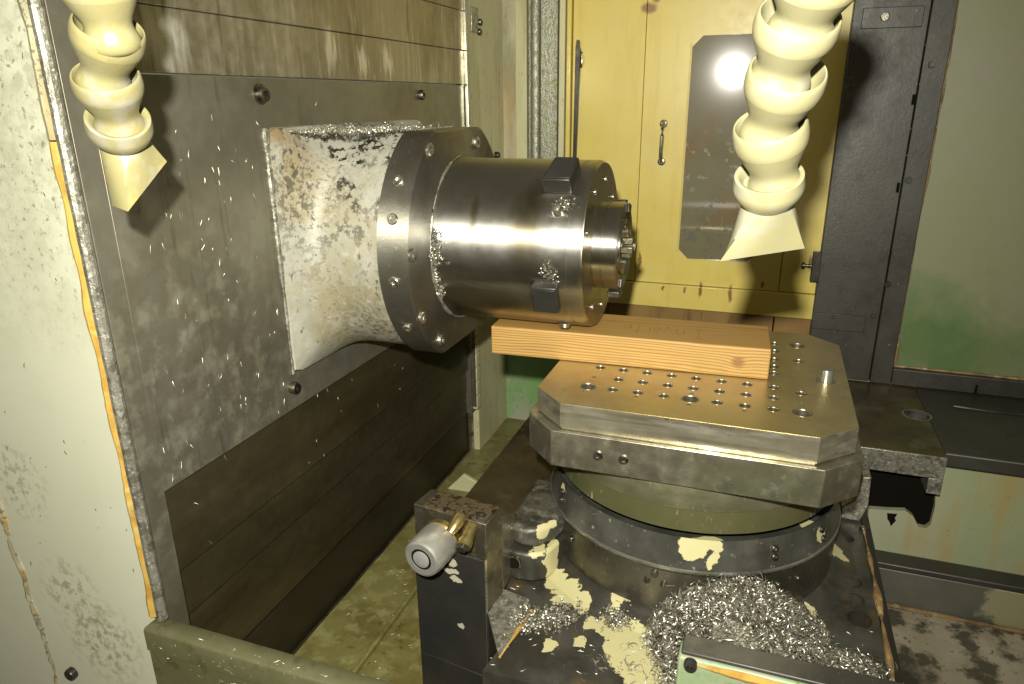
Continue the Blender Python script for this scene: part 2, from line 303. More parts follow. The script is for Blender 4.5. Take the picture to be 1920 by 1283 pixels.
M['hose_clean'] = mat('clean_cream_plastic', (.235,.215,.115), .36, 0, [
    dict(c=(.26,.235,.12), s=22, lo=.48, hi=.7, k=.6), dict(c=(.24,.24,.20), s=32, lo=.48, hi=.62, k=.6, d=7, ms=9, mlo=.45, mhi=.58)], bump=(120,.08), rvar=.08)
M['wood'] = None
M['sealant'] = mat('amber_sealant', (.42,.27,.06), .35, 0, [dict(c=(.27,.14,.02), s=30, lo=.45, hi=.65, k=.8), dict(c=(.5,.45,.2), s=18, lo=.55, hi=.65, k=.7)], bump=(80,.3))
M['rust_seal'] = mat('rusty_sealant', (.22,.14,.055), .5, 0, [dict(c=(.10,.06,.025), s=25, lo=.45, hi=.6, k=.8), dict(c=(.40,.33,.15), s=40, lo=.55, hi=.65, k=.7)], bump=(80,.4))
M['trim'] = mat('scraped_edge_trim', (.33,.32,.26), .38, .7, [
    dict(c=(.14,.13,.09), s=60, lo=.45, hi=.6, k=.8), dict(c=(.65,.63,.55), s=160, lo=.55, hi=.65, k=.8)], bump=(160,.6), rvar=.1)
M['rail'] = mat('bright_guide_rail', (.50,.49,.42), .25, .9, [dict(c=(.25,.23,.16), s=20, lo=.45, hi=.6, k=.5, st=(1,1,.2))], rvar=.08)
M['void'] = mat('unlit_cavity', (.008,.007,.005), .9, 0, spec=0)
M['chip'] = mat('bright_swarf', (.50,.48,.40), .43, .80, [dict(c=(.30,.28,.21), s=60, lo=.45, hi=.6, k=.7)])
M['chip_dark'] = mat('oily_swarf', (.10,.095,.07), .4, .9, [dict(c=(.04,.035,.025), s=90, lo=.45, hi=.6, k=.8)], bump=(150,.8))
M['chip_dull'] = mat('dull_oily_swarf', (.20,.185,.14), .42, .7)
M['seam'] = mat('worn_grimy_seam', (.26,.24,.15), .5, .1, [dict(c=(.42,.41,.30), s=30, lo=.5, hi=.62, k=.8), dict(c=(.33,.20,.05), s=14, lo=.5, hi=.6, k=.7), dict(c=(.10,.10,.07), s=90, lo=.55, hi=.62, k=.7, h=1)], bump=(90,.5))
M['boss'] = mat('scuffed_grey_boss', (.10,.095,.075), .42, .5, [dict(c=(.03,.028,.02), s=22, lo=.46, hi=.6, k=.85, d=8), dict(c=(.26,.25,.20), s=38, lo=.54, hi=.66, k=.8, d=8), dict(c=(.42,.385,.20), s=30, amp=.03, soft=.03, metal=0, blobs=[RP(1022,1000,.016,-.27),RP(1012,1030,.012,-.28),RP(1035,985,.010,-.265)])], bump=(60,.5))
M['ink'] = mat('faded_marker', (.19,.11,.04), .7, 0)

def wood():
    m = bpy.data.materials.new('fir_lumber'); m.use_nodes = True; nt = m.node_tree; N = nt.nodes; L = nt.links; b = N['Principled BSDF']
    pos = N.new('ShaderNodeTexCoord').outputs['Object']
    nz = N.new('ShaderNodeTexNoise'); nz.inputs['Scale'].default_value = 3; nz.inputs['Detail'].default_value = 3
    mp = N.new('ShaderNodeMapping'); mp.inputs['Scale'].default_value = (.8, 5, 5); L.new(pos, mp.inputs[0]); L.new(mp.outputs[0], nz.inputs['Vector'])
    sub = N.new('ShaderNodeVectorMath'); sub.operation = 'SUBTRACT'; L.new(nz.outputs['Color'], sub.inputs[0]); sub.inputs[1].default_value = (.5,.5,.5)
    sc = N.new('ShaderNodeVectorMath'); sc.operation = 'SCALE'; sc.inputs['Scale'].default_value = .024; L.new(sub.outputs[0], sc.inputs[0])
    ad = N.new('ShaderNodeVectorMath'); ad.operation = 'ADD'; L.new(pos, ad.inputs[0]); L.new(sc.outputs[0], ad.inputs[1])
    # knot: pull the rings around a point
    kd = N.new('ShaderNodeVectorMath'); kd.operation = 'DISTANCE'; L.new(ad.outputs[0], kd.inputs[0]); kd.inputs[1].default_value = (.2015,-.068,.026)
    kr = N.new('ShaderNodeMapRange'); L.new(kd.outputs['Value'], kr.inputs[0]); kr.inputs[1].default_value = 0; kr.inputs[2].default_value = .035; kr.inputs[3].default_value = 1; kr.inputs[4].default_value = 0
    kp = N.new('ShaderNodeMath'); kp.operation = 'POWER'; L.new(kr.outputs[0], kp.inputs[0]); kp.inputs[1].default_value = 2
    mp2 = N.new('ShaderNodeMapping'); mp2.inputs['Location'].default_value = (0, -.10, .16); mp2.inputs['Scale'].default_value = (.03, 1, 1)
    L.new(ad.outputs[0], mp2.inputs[0])
    ln = N.new('ShaderNodeVectorMath'); ln.operation = 'LENGTH'; L.new(mp2.outputs[0], ln.inputs[0])
    km = N.new('ShaderNodeMath'); km.operation = 'MULTIPLY_ADD'; L.new(kp.outputs[0], km.inputs[0]); km.inputs[1].default_value = .005; L.new(ln.outputs['Value'], km.inputs[2])
    w = N.new('ShaderNodeMath'); w.operation = 'MULTIPLY'; L.new(km.outputs[0], w.inputs[0]); w.inputs[1].default_value = 1500
    sn = N.new('ShaderNodeMath'); sn.operation = 'SINE'; L.new(w.outputs[0], sn.inputs[0])
    cr = N.new('ShaderNodeValToRGB'); mr = N.new('ShaderNodeMapRange'); mr.inputs[1].default_value = -1; L.new(sn.outputs[0], mr.inputs[0]); L.new(mr.outputs[0], cr.inputs[0])
    cr.color_ramp.elements[0].color = (.40,.25,.07,1); cr.color_ramp.elements[1].color = (.25,.12,.026,1)
    cr.color_ramp.elements[0].position = .35; e = cr.color_ramp.elements.new(.7); e.color = (.35,.20,.05,1)
    fn = N.new('ShaderNodeTexNoise'); fn.inputs['Scale'].default_value = 60; fn.inputs['Detail'].default_value = 6
    mp3 = N.new('ShaderNodeMapping'); mp3.inputs['Scale'].default_value = (.15, 3, 3); L.new(pos, mp3.inputs[0]); L.new(mp3.outputs[0], fn.inputs['Vector'])
    mx = N.new('ShaderNodeMix'); mx.data_type = 'RGBA'; mx.blend_type = 'MULTIPLY'; mx.inputs[0].default_value = .35; L.new(cr.outputs[0], mx.inputs[6]); L.new(fn.outputs['Fac'], mx.inputs[7])
    # grime on the top face
    sep = N.new('ShaderNodeSeparateXYZ'); L.new(pos, sep.inputs[0])
    top = N.new('ShaderNodeMapRange'); L.new(sep.outputs['Z'], top.inputs[0]); top.inputs[1].default_value = .053; top.inputs[2].default_value = .056
    gn = N.new('ShaderNodeTexNoise'); gn.inputs['Scale'].default_value = 9; gn.inputs['Detail'].default_value = 7; mp4 = N.new('ShaderNodeMapping'); mp4.inputs['Scale'].default_value = (.5,1.6,1); L.new(pos, mp4.inputs[0]); L.new(mp4.outputs[0], gn.inputs['Vector'])
    gm = N.new('ShaderNodeMapRange'); L.new(gn.outputs['Fac'], gm.inputs[0]); gm.inputs[1].default_value = .42; gm.inputs[2].default_value = .62; gm.inputs[3].default_value = .25; gm.inputs[4].default_value = .85
    gg = N.new('ShaderNodeMath'); gg.operation = 'MULTIPLY'; L.new(top.outputs[0], gg.inputs[0]); L.new(gm.outputs[0], gg.inputs[1])
    m2 = N.new('ShaderNodeMix'); m2.data_type = 'RGBA'; L.new(gg.outputs[0], m2.inputs[0]); L.new(mx.outputs[2], m2.inputs[6]); m2.inputs[7].default_value = (.30,.17,.05,1)
    kk = N.new('ShaderNodeMapRange'); L.new(kd.outputs['Value'], kk.inputs[0]); kk.inputs[1].default_value = .006; kk.inputs[2].default_value = .014; kk.inputs[3].default_value = .75; kk.inputs[4].default_value = 0
    m3 = N.new('ShaderNodeMix'); m3.data_type = 'RGBA'; L.new(kk.outputs[0], m3.inputs[0]); L.new(m2.outputs[2], m3.inputs[6]); m3.inputs[7].default_value = (.14,.055,.015,1)
    L.new(m3.outputs[2], b.inputs['Base Color']); b.inputs['Roughness'].default_value = .55
    bp = N.new('ShaderNodeBump'); bp.inputs['Strength'].default_value = .2; bp.inputs['Distance'].default_value = .001; L.new(fn.outputs['Fac'], bp.inputs['Height']); L.new(bp.outputs[0], b.inputs['Normal'])
    return m
M['wood'] = wood()

# ------------------------------------------------------------------ mesh helpers
def tag(o, label=None, cat=None, group=None, kind=None):
    for k, v in (('label', label), ('category', cat), ('group', group), ('kind', kind)):
        if v: o[k] = v
    return o
def empty(name, loc, label, cat, group=None):
    o = bpy.data.objects.new(name, None); COL.objects.link(o); o.location = loc; o.empty_display_size = .02
    return tag(o, label, cat, group)
def build(name, bm, m, parent=None, bevel=0, smooth=35, seg=2):
    """mesh given in world coordinates, stored relative to its parent's location"""
    if parent is not None:
        root = parent; off = Vector((0,0,0))
        while root is not None: off += root.location; root = root.parent
        bmesh.ops.translate(bm, verts=bm.verts, vec=-off)
    me = bpy.data.meshes.new(name); bmesh.ops.recalc_face_normals(bm, faces=bm.faces); bm.to_mesh(me); bm.free()
    o = bpy.data.objects.new(name, me); COL.objects.link(o); me.materials.append(M[m] if isinstance(m, str) else m)
    if smooth:
        me.shade_smooth(); me.set_sharp_from_angle(angle=math.radians(smooth))
    if parent is not None: o.parent = parent
    if bevel:
        b = o.modifiers.new('bevel', 'BEVEL'); b.width = bevel; b.segments = seg; b.limit_method = 'ANGLE'; b.angle_limit = math.radians(40)
    return o
def box(bm, x0, x1, y0, y1, z0, z1):
    v = [bm.verts.new(p) for p in ((x0,y0,z0),(x1,y0,z0),(x1,y1,z0),(x0,y1,z0),(x0,y0,z1),(x1,y0,z1),(x1,y1,z1),(x0,y1,z1))]
    for f in ((0,3,2,1),(4,5,6,7),(0,1,5,4),(1,2,6,5),(2,3,7,6),(3,0,4,7)): bm.faces.new([v[i] for i in f])
def bx(*a): bm = bmesh.new(); box(bm, *a); return bm
def prism(bm, pts, d):
    """pts: polygon of 3-D points; d: extrusion vector"""
    a = [bm.verts.new(p) for p in pts]; b = [bm.verts.new(Vector(p)+Vector(d)) for p in pts]
    bm.faces.new(a); bm.faces.new(b[::-1]); n = len(a)
    for i in range(n): bm.faces.new((a[i], b[i], b[(i+1) % n], a[(i+1) % n]))
def pr(pts, d): bm = bmesh.new(); prism(bm, pts, d); return bm
def frame(axis):
    a = Vector(axis).normalized(); t = Vector((0,0,1)) if abs(a.z) < .9 else Vector((0,1,0))
    u = t.cross(a).normalized(); return u, a.cross(u), a
def lathe(bm, prof, o, axis, n=48, cap0=True, cap1=True, close=False):
    """prof: (radius, distance along the axis)"""
    u, v, a = frame(axis); o = Vector(o); rings = []
    for r, h in prof:
        rings.append([bm.verts.new(o + a*h + u*(r*math.cos(2*math.pi*k/n)) + v*(r*math.sin(2*math.pi*k/n))) for k in range(n)])
    for i in range(len(rings)-1):
        for k in range(n): bm.faces.new((rings[i][k], rings[i][(k+1) % n], rings[i+1][(k+1) % n], rings[i+1][k]))
    if close:
        for k in range(n): bm.faces.new((rings[-1][k], rings[-1][(k+1) % n], rings[0][(k+1) % n], rings[0][k]))
    else:
        if cap0: bm.faces.new(rings[0][::-1])
        if cap1: bm.faces.new(rings[-1])
def lt(prof, o, axis, **k): bm = bmesh.new(); lathe(bm, prof, o, axis, **k); return bm
def tube(bm, pts, r, n=8):
    rings = []
    for i, p in enumerate(pts):
        p = Vector(p); q0 = Vector(pts[max(i-1,0)]); q1 = Vector(pts[min(i+1,len(pts)-1)])
        u, v, a = frame(q1-q0); rr = r[i] if isinstance(r, (list, tuple)) else r
        rings.append([bm.verts.new(p + u*rr*math.cos(2*math.pi*k/n) + v*rr*math.sin(2*math.pi*k/n)) for k in range(n)])
    for i in range(len(rings)-1):
        for k in range(n): bm.faces.new((rings[i][k], rings[i][(k+1) % n], rings[i+1][(k+1) % n], rings[i+1][k]))
    bm.faces.new(rings[0][::-1]); bm.faces.new(rings[-1])
def bead(name, pts, r, m, parent, jit=.35, step=.012, flat=1):
    """an uneven bead of sealant along a polyline"""
    P = [Vector(p) for p in pts]; out = []; rr = []
    for a, b in zip(P, P[1:]):
        n = max(2, int((b-a).length/step))
        for i in range(n):
            q = a.lerp(b, i/n); out.append(q); rr.append(r*(1+jit*noise.noise(q*16)*1.6+jit*.35*noise.noise(q*110)))
    out.append(P[-1]); rr.append(r)
    bm = bmesh.new(); tube(bm, out, rr, 8); return build(name, bm, m, parent)
def cut(o, bm):
    """boolean difference, baked into the mesh"""
    bmesh.ops.recalc_face_normals(bm, faces=bm.faces)
    me = bpy.data.meshes.new('t'); bm.to_mesh(me); bm.free(); c = bpy.data.objects.new('t', me); COL.objects.link(c)
    off = Vector((0,0,0)); r = o.parent
    while r is not None: off += r.location; r = r.parent
    c.location = off*0
    md = o.modifiers.new('c', 'BOOLEAN'); md.operation = 'DIFFERENCE'; md.solver = 'EXACT'; md.use_self = True; md.object = c
    bpy.context.view_layer.update()
    dg = bpy.context.evaluated_depsgraph_get(); nm = bpy.data.meshes.new_from_object(o.evaluated_get(dg))
    o.modifiers.clear(); old = o.data; nm.name = old.name; o.data = nm
    nm.shade_smooth(); nm.set_sharp_from_angle(angle=math.radians(35))
    bpy.data.objects.remove(c); bpy.data.meshes.remove(me)
def hexbolt(parent, p, axis, r=.008, m='bolt', name='bolt', h=.006, proto={}):
    """socket head cap screw: domed head with a hexagonal socket; repeats share the mesh"""
    key = (r, m, h)
    if key not in proto:
        bm = bmesh.new(); n = 24
        prof = [(r,0),(r,h*.75),(r*.88,h),(r*.55,h)]
        rings = [[bm.verts.new((a*math.cos(2*math.pi*k/n), a*math.sin(2*math.pi*k/n), z)) for k in range(n)] for a, z in prof]
        for i in range(3):
            for k in range(n): bm.faces.new((rings[i][k], rings[i][(k+1)%n], rings[i+1][(k+1)%n], rings[i+1][k]))
        hx = [[bm.verts.new((r*.5*math.cos(math.pi*k/3), r*.5*math.sin(math.pi*k/3), z)) for k in range(6)] for z in (h, h*.25)]
        for k in range(6):
            bm.faces.new((hx[0][k], hx[0][(k+1)%6], hx[1][(k+1)%6], hx[1][k]))
            seg = [rings[3][(k*4+j) % n] for j in range(5)]; bm.faces.new(seg + [hx[0][(k+1)%6], hx[0][k]])
        bm.faces.new(hx[1])
        bmesh.ops.recalc_face_normals(bm, faces=bm.faces)
        me = bpy.data.meshes.new('bolt'); bm.to_mesh(me); bm.free(); me.materials.append(M[m]); me.shade_smooth(); me.set_sharp_from_angle(angle=math.radians(35)); proto[key] = me
    o = bpy.data.objects.new(name, proto[key]); COL.objects.link(o)
    off = Vector((0,0,0)); q = parent
    while q is not None: off += q.location; q = q.parent
    u, v, a = frame(axis); o.parent = parent; o.location = Vector(p)-off
    o.rotation_euler = Matrix((u, v, a)).transposed().to_euler(); return o
def shear_noise(o, amp, s):
    for v in o.data.vertices:
        w = v.co; d = noise.noise_vector(w*s)*amp; v.co = w+d

# ------------------------------------------------------------------ setting: floor and back
XW, YB = -.776, 2.1
def sub_grid(name, x0, x1, y0, y1, z, m, n=30, amp=.004, zf=None):
    bm = bmesh.new(); V = {}
    for i in range(n+1):
        for j in range(n+1):
            x = x0+(x1-x0)*i/n; y = y0+(y1-y0)*j/n
            zz = z + amp*noise.noise(Vector((x,y,0))*9) + (zf(x,y) if zf else 0)
            V[i,j] = bm.verts.new((x,y,zz))
    for i in range(n):
        for j in range(n): bm.faces.new((V[i,j],V[i+1,j],V[i+1,j+1],V[i,j+1]))
    o = build(name, bm, m); tag(o, kind='structure'); return o
sub_grid('floor_chute', -.80, -.30, .50, 2.14, -.585, 'chute', 30, .003)
sub_grid('floor', .20, 1.6, .2, 1.75, -.733, 'floor', 60, .008)
tag(build('ground', bx(-2.2, 2.2, -1.2, 2.6, -.86, -.80), 'floor'), kind='structure')
# ridge plate on the chute
rp = build('chute_ridge', bx(-.66,-.652,.66,1.6,-.583,-.572), 'chute', None, .002); tag(rp, 'low raised weld ridge running along the oily olive chute floor', 'ridge')

# ------------------------------------------------------------------ left telescopic cover
tc_ = empty('telescopic_cover', (XW, 1.24, -.55), 'large oily sheet steel cover wall of overlapping panels behind the spindle head', 'way cover')
zs = [-.072, .4975, .580, .673, .76, 1.05]
build('main_panel', bx(XW-.014, XW, .672, 1.80, -.070, .4955), 'cover', tc_, .0004)
build('end_strip', bx(XW-.012, XW-.0006, .64, .6719, -.56, 1.0), 'cover', tc_, .0003)
yy = 0
for i in range(1, 5):
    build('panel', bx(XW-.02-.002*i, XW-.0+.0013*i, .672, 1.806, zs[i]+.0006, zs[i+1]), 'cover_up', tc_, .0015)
lows = [-.072, -.212, -.298, -.37, -.44]
for i in range(4):
    build('panel', bx(XW-.02, XW-.006-.006*i, .672, 1.80, lows[i+1]+.0004, lows[i]-.0004), 'cover_low', tc_, .0005)
build('skirt', bx(XW-.045, XW-.034, .64, 1.84, -.59, -.44), 'skirt', tc_)
for k, (y0, y1) in enumerate(((1.806,1.814),(1.818,1.826),(1.830,1.837))):
    build('edge_rail', bx(XW-.004, XW+.010-.003*k, y0, y1, -.42, 1.05), 'rail', tc_, .001)
build('rail_back', bx(XW-.02, XW-.004, 1.80, 1.842, -.44, 1.05), 'rail', tc_)
for i in range(7):
    z = -.115-.075*i*.6
    build('rail_segment', bx(XW-.003, XW+.0125, 1.807, 1.835, z-.0425, z), 'pale', tc_, .002)
for p in ((.985,.472),(1.547,.472),(.979,-.029)):
    lo = hexbolt(tc_, (XW, p[0], p[1]), (1,0,0), .011, 'bolt', 'bolt', .011)
build('washer', lt([(.016,0),(.016,.002)], (XW,.985,.472), (1,0,0), n=24), 'bolt', tc_)

gd = build('corner_guard', pr([ony(p,1.60) for p in ((822,932),(868,890),(894,905),(886,935),(850,985),(815,985))], (0,.012,0)), 'pale', None, .002); tag(gd, 'small cream corner plate at the far end of the dark chute, behind the sensor post', 'plate')
# front corner trim with torn edge, and cream panel to its left
cp = empty('jamb_panel', (-1.0,.64,-.3), 'worn cream painted steel panel filling the left edge, with a black bolt low down', 'panel')
o = build('panel_sheet', bx(-1.75, XW-.030, .636, .66, -1.0, 1.3), 'white', cp, .002)
bm = bmesh.new(); pts = []; rr = []
for i in range(130):
    z = -.262+i*.0105; q = Vector((XW-.006, .632, z)); pts.append(q + Vector((.0012*noise.noise(q*40), 0, 0))); rr.append(.0080*(1+.05*noise.noise(q*30)))
tube(bm, pts, rr, 10); build('edge_trim', bm, 'trim', cp)
pts = [(XW-.023+.004*noise.noise(Vector((0,0,z*9))), .634, z) for z in [(-.262+i*.02) for i in range(35)]]
bead('sealant_bead', pts, .0065, 'sealant', cp, .45)
pts = [(XW-.022, .637, z) for z in [.42+.03*i for i in range(20)]]
bead('upper_sealant', pts, .011, 'pale_dirty', cp, .3)
a, b_ = ony((-25,850),.642), ony((122,1300),.642)
pts = []
for i in range(40):
    q = a.lerp(b_, i/39); pts.append(q+Vector((.008*noise.noise(q*20+Vector((5,0,0))),0,.0)))
bead('seam_bead', pts, .0115, 'seam', cp, .45, .006)
hexbolt(cp, ony((138,1260),.636), (0,-1,0), .0105, 'darkmetal', 'bolt', .010)

# front sill
si = empty('front_sill', (-.3,.63,-.5), 'olive painted steel sill along the bottom left, chips stuck on its rounded lip', 'sill')
bm = bmesh.new(); L1 = []
prof = [(.640,-.60),(.640,-.2695),(.6385,-.268),(.6130,-.268),(.6105,-.2695),(.6095,-.2725),(.6095,-.306),(.6125,-.3085),(.6125,-.80)]
pts = [(-.798, y, z) for y, z in prof]
prism(bm, pts+[(-.798,.64,-.80)], (.62,0,0)); build('lip', bm, 'olive', si, 0, 50)

# pale side wall, corner post
sw = empty('side_wall_panel', (XW,1.97,-.3), 'pale stained side wall panel between the steel cover and the yellow doors', 'panel')
build('near_sheet', bx(XW-.02, XW, 1.846, 2.012, -.75, 1.2), 'pale', sw, .0015)
build('far_sheet', bx(XW-.02, XW-.002, 2.016, YB+.01, -.75, 1.2), 'pale', sw, .0015)
hexbolt(sw, onx((898,42), XW), (1,0,0), .009, 'bolt', 'bolt', .008); hexbolt(sw, onx((897,60), XW), (1,0,0), .009, 'bolt', 'bolt', .008)
build('small_bracket', bx(XW, XW+.004, 1.86, 1.905, .628, .69), 'trim', sw, .002)
hexbolt(sw, onx((929,291), XW), (1,0,0), .010, 'darkmetal', 'bolt', .012)
ps = empty('corner_post', (-.66,YB,-.3), 'grey chip crusted corner post left of the yellow doors', 'post')
build('post_backing', bx(-.778, -.700, YB+.004, YB+.03, -.31, 1.2), 'pale_dirty', ps)
build('ribbed_edge', bx(-.735, -.700, YB-.008, YB+.006, -.31, 1.2), 'pale', ps, .002)
build('groove_strip', bx(-.697, -.683, YB+.002, YB+.02, -.31, 1.2), 'crust', ps)
bm = bmesh.new(); tube(bm, [(-.674, YB+.002, z/10) for z in range(-3, 13)], .016, 14); build('round_edge', bm, 'crust', ps)
build('post_face', bx(-.656, -.604, YB-.016, YB+.02, -.31, 1.2), 'crust', ps, .003)
build('light_strip', bx(-.602, -.584, YB-.012, YB+.02, -.31, 1.2), 'pale', ps, .003)
bw = build('lower_back_wall', bx(-.80, .25, YB, YB+.03, -.80, -.306), 'green_bright'); tag(bw, 'green painted lower back wall below the yellow doors', 'wall')

# ------------------------------------------------------------------ yellow doors
yd = empty('yellow_doors', (-.2,YB,-.3), 'yellow painted steel doors with a stainless window at the back', 'cabinet door')
build('frame_edge', bx(-.580,-.566,YB-.012,YB+.02,-.06,1.2), 'yellow', yd, .003)
build('left_leaf', bx(-.564,-.3590,YB,YB+.02,-.0660,1.2), 'yellow', yd, .0015)
o = build('right_leaf', bx(-.3575,.0540,YB+.001,YB+.02,-.0660,1.2), 'yellow', yd, .0)
ch = .027
wp = [(-.232+ch,.012),(-.232,.012+ch),(-.232,.617-ch),(-.232+ch,.617),(-.012-ch,.617),(-.012,.617-ch),(-.012,.012+ch),(-.012-ch,.012)]
cut(o, pr([(x,YB-.05,z) for x,z in wp], (0,.1,0)))
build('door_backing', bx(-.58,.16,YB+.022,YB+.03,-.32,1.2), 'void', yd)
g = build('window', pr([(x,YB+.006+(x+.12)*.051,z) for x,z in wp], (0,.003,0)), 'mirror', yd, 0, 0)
build('window_gasket', bx(-.237,-.2335,YB-.002,YB+.003,.03,.60), 'yellow', yd, .001)
build('hinge_side_strip', bx(.0556,.158,YB,YB+.02,-.0660,1.2), 'yellow', yd, .0015)
build('lower_rail', bx(-.58,.158,YB-.010,YB+.02,-.139,-.0675), 'yellow', yd, .002)
build('kick_plate', bx(-.58,.050,YB+.008,YB+.02,-.305,-.140), 'yellow_low', yd, .001)
build('kick_plate', bx(.054,.158,YB+.008,YB+.02,-.305,-.140), 'yellow_low', yd, .001)
# pull handle
h = bmesh.new(); tube(h, [(-.296,YB-.004,.395),(-.296,YB-.02,.380),(-.296,YB-.024,.36),(-.297,YB-.024,.32),(-.297,YB-.02,.300),(-.297,YB-.004,.285)], .0055, 10)
hh = build('handle', h, 'rail', yd)
for z in (.392,.289):
    build('handle_foot', lt([(.011,0),(.011,.004),(.008,.006)], (-.2965,YB,z), (0,-1,0), n=20), 'brightbolt', hh)
    hexbolt(hh, (-.2965,YB-.006,z), (0,-1,0), .0045, 'darkmetal', 'screw', .002)
# latch bar
build('latch_bar', pr([(-.556,YB-.014,.20),(-.548,YB-.014,.20),(-.5385,YB-.014,.59),(-.5425,YB-.014,.60),(-.5425,YB-.014,.615),(-.550,YB-.014,.618),(-.553,YB-.014,.60)], (0,.012,0)), 'darkmetal', yd, .001)
bm = bmesh.new(); tube(bm, [(-.537,YB-.003,.585),(-.534,YB-.012,.575),(-.534,YB-.012,.555),(-.537,YB-.003,.545)], .0025, 8); build('latch_loop', bm, 'brightbolt', yd)

# ------------------------------------------------------------------ black frame and green window panel
bf = empty('black_frame', (.25,YB,-.3), 'black steel frame post with cap screws between yellow doors and green panel', 'frame')
build('post_plate', bx(.151,.318,YB-.035,YB+.02,-.297,1.2), 'black', bf, .002)
build('outer_strip', bx(.3195,.372,YB-.041,YB+.02,-.297,1.2), 'black', bf, .002)
build('top_cleat', bx(.172,.305,YB-.040,YB-.034,.615,.662), 'black', bf, .0015)
build('bottom_cleat', bx(.150,.285,YB-.041,YB-.034,-.155,-.108), 'black', bf, .0015)
build('lower_sill', bx(.373,1.3,YB-.041,YB+.02,-.297,-.250), 'black', bf, .002)
for p in ((1746,122),(1703,338),(1664,533)): hexbolt(bf, ony(p,YB-.041), (0,-1,0), .008, 'darkmetal', 'screw', .006)
for p in ((1659,32),): hexbolt(bf, ony(p,YB-.040), (0,-1,0), .010, 'bolt', 'screw', .006)
for p in ((1563,594),(1637,592)): hexbolt(bf, ony(p,YB-.041), (0,-1,0), .0055, 'bolt', 'screw', .005)
for p in ((1713,187),(1684,352),(1830,730)):
    q = ony(p,YB-.041); build('slot', bx(q.x-.003,q.x+.003,YB-.0425,YB-.035,q.z-.012,q.z+.012), 'void', bf)
# hinge with a thumb knob
build('hinge_block', bx(.131,.153,YB-.050,YB-.030,-.020,.062), 'darkmetal', bf, .002)
build('hinge_knob', lt([(.004,0),(.004,.018),(.009,.020),(.009,.026),(.004,.028)], (.133,YB-.04,.022), (-1,0,0), n=14), 'bolt', bf)
for z in (-.010,.052): hexbolt(bf, (.142,YB-.050,z), (0,-1,0), .005, 'darkmetal', 'screw', .004)
gp = empty('green_panel', (.8,YB,-.25), 'large faded grey green panel at right beside the black frame', 'panel')
build('sheet', bx(.3735,1.5,YB-.020,YB+.01,-.2485,1.2), 'green', gp)
bead('frame_sealant', [(.3745,YB-.024,1.1),(.3745,YB-.024,.3),(.372,YB-.024,.1),(.3755,YB-.024,-.246)], .0045, 'rust_seal', gp, .6)
bead('sill_sealant', [(.3755,YB-.024,-.247),(.8,YB-.024,-.249),(1.2,YB-.024,-.249)], .004, 'rust_seal', gp, .5)
# ledge
lg = empty('machine_ledge', (.7,1.85,-.32), 'dark steel ledge below the grey green panel on the right', 'ledge')
build('ledge_plate', bx(.434,1.6,1.665,YB-.02,-.335,-.3005), 'black', lg, .004)
bead('ledge_weld', [(.505,1.955,-.299),(.60,1.945,-.299),(.75,1.955,-.299),(1.0,1.95,-.299)], .0035, 'darkmetal', lg, .7)
hexbolt(lg, onz((1829,731),-.3), (0,0,1), .009, 'darkmetal', 'bolt', .007)
# lower green panel with the dark opening
lp = empty('lower_green_panel', (.7,1.72,-.6), 'streaked pale green lower panel with a jagged black opening beneath the bracket', 'panel')
o = build('sheet', bx(.22,1.7,1.720,1.735,-.80,-.336), 'green_low', lp)
hp = [ony(p,1.72) for p in ((1600,868),(1757,880),(1753,950),(1745,984),(1736,991),(1722,988),(1712,968),(1698,958),(1665,957),(1600,952))]
cut(o, pr([Vector((q.x,1.70,q.z)) for q in hp], (0,.06,0)))
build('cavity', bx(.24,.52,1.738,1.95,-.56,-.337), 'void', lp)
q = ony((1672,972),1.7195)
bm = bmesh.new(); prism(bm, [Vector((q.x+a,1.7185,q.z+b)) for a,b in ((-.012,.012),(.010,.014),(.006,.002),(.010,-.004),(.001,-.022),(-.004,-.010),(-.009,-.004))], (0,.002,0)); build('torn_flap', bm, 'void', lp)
# bracket
br = empty('bracket', (.35,1.85,-.33), 'heavy steel bracket with a round bright hole right of the pallet', 'bracket')
o = build('arm', bx(.25,.432,1.640,YB-.03,-.352,-.300), 'slide', br, .0)
cut(o, lt([(.034,0),(.034,.2)], (.425-.017,1.868,-.40), (0,0,1), n=40))
build('hole_sleeve', lt([(.030,0),(.034,0),(.034,-.045),(.030,-.045)], (.408,1.868,-.300), (0,0,1), n=40, close=True), 'rail', br)
build('front_face', bx(.25,.4325,1.634,1.6395,-.353,-.2995), 'trim', br, .001)
build('leg', bx(.404,.4328,1.634,1.70,-.392,-.3535), 'trim', br, .001)
build('locking_pin', lt([(.008,0),(.008,.002)], onz((1702,773),-.3), (0,0,1), n=16), 'darkmetal', br)
# base beam
bb = empty('base_beam', (.8,1.7,-.7), 'dark grey base beam running along the right below the pale green panel', 'beam')
build('beam_face', bx(.20,1.7,1.672,1.72,-.735,-.630), 'beam', bb, .006)
build('upper_lip', bx(.20,1.7,1.664,1.72,-.629,-.612), 'black', bb, .004)
bead('floor_sealant', [(.30,1.665,-.728),(.55,1.664,-.73),(.8,1.664,-.73),(1.2,1.664,-.73)], .006, 'rust_seal', bb, .7)

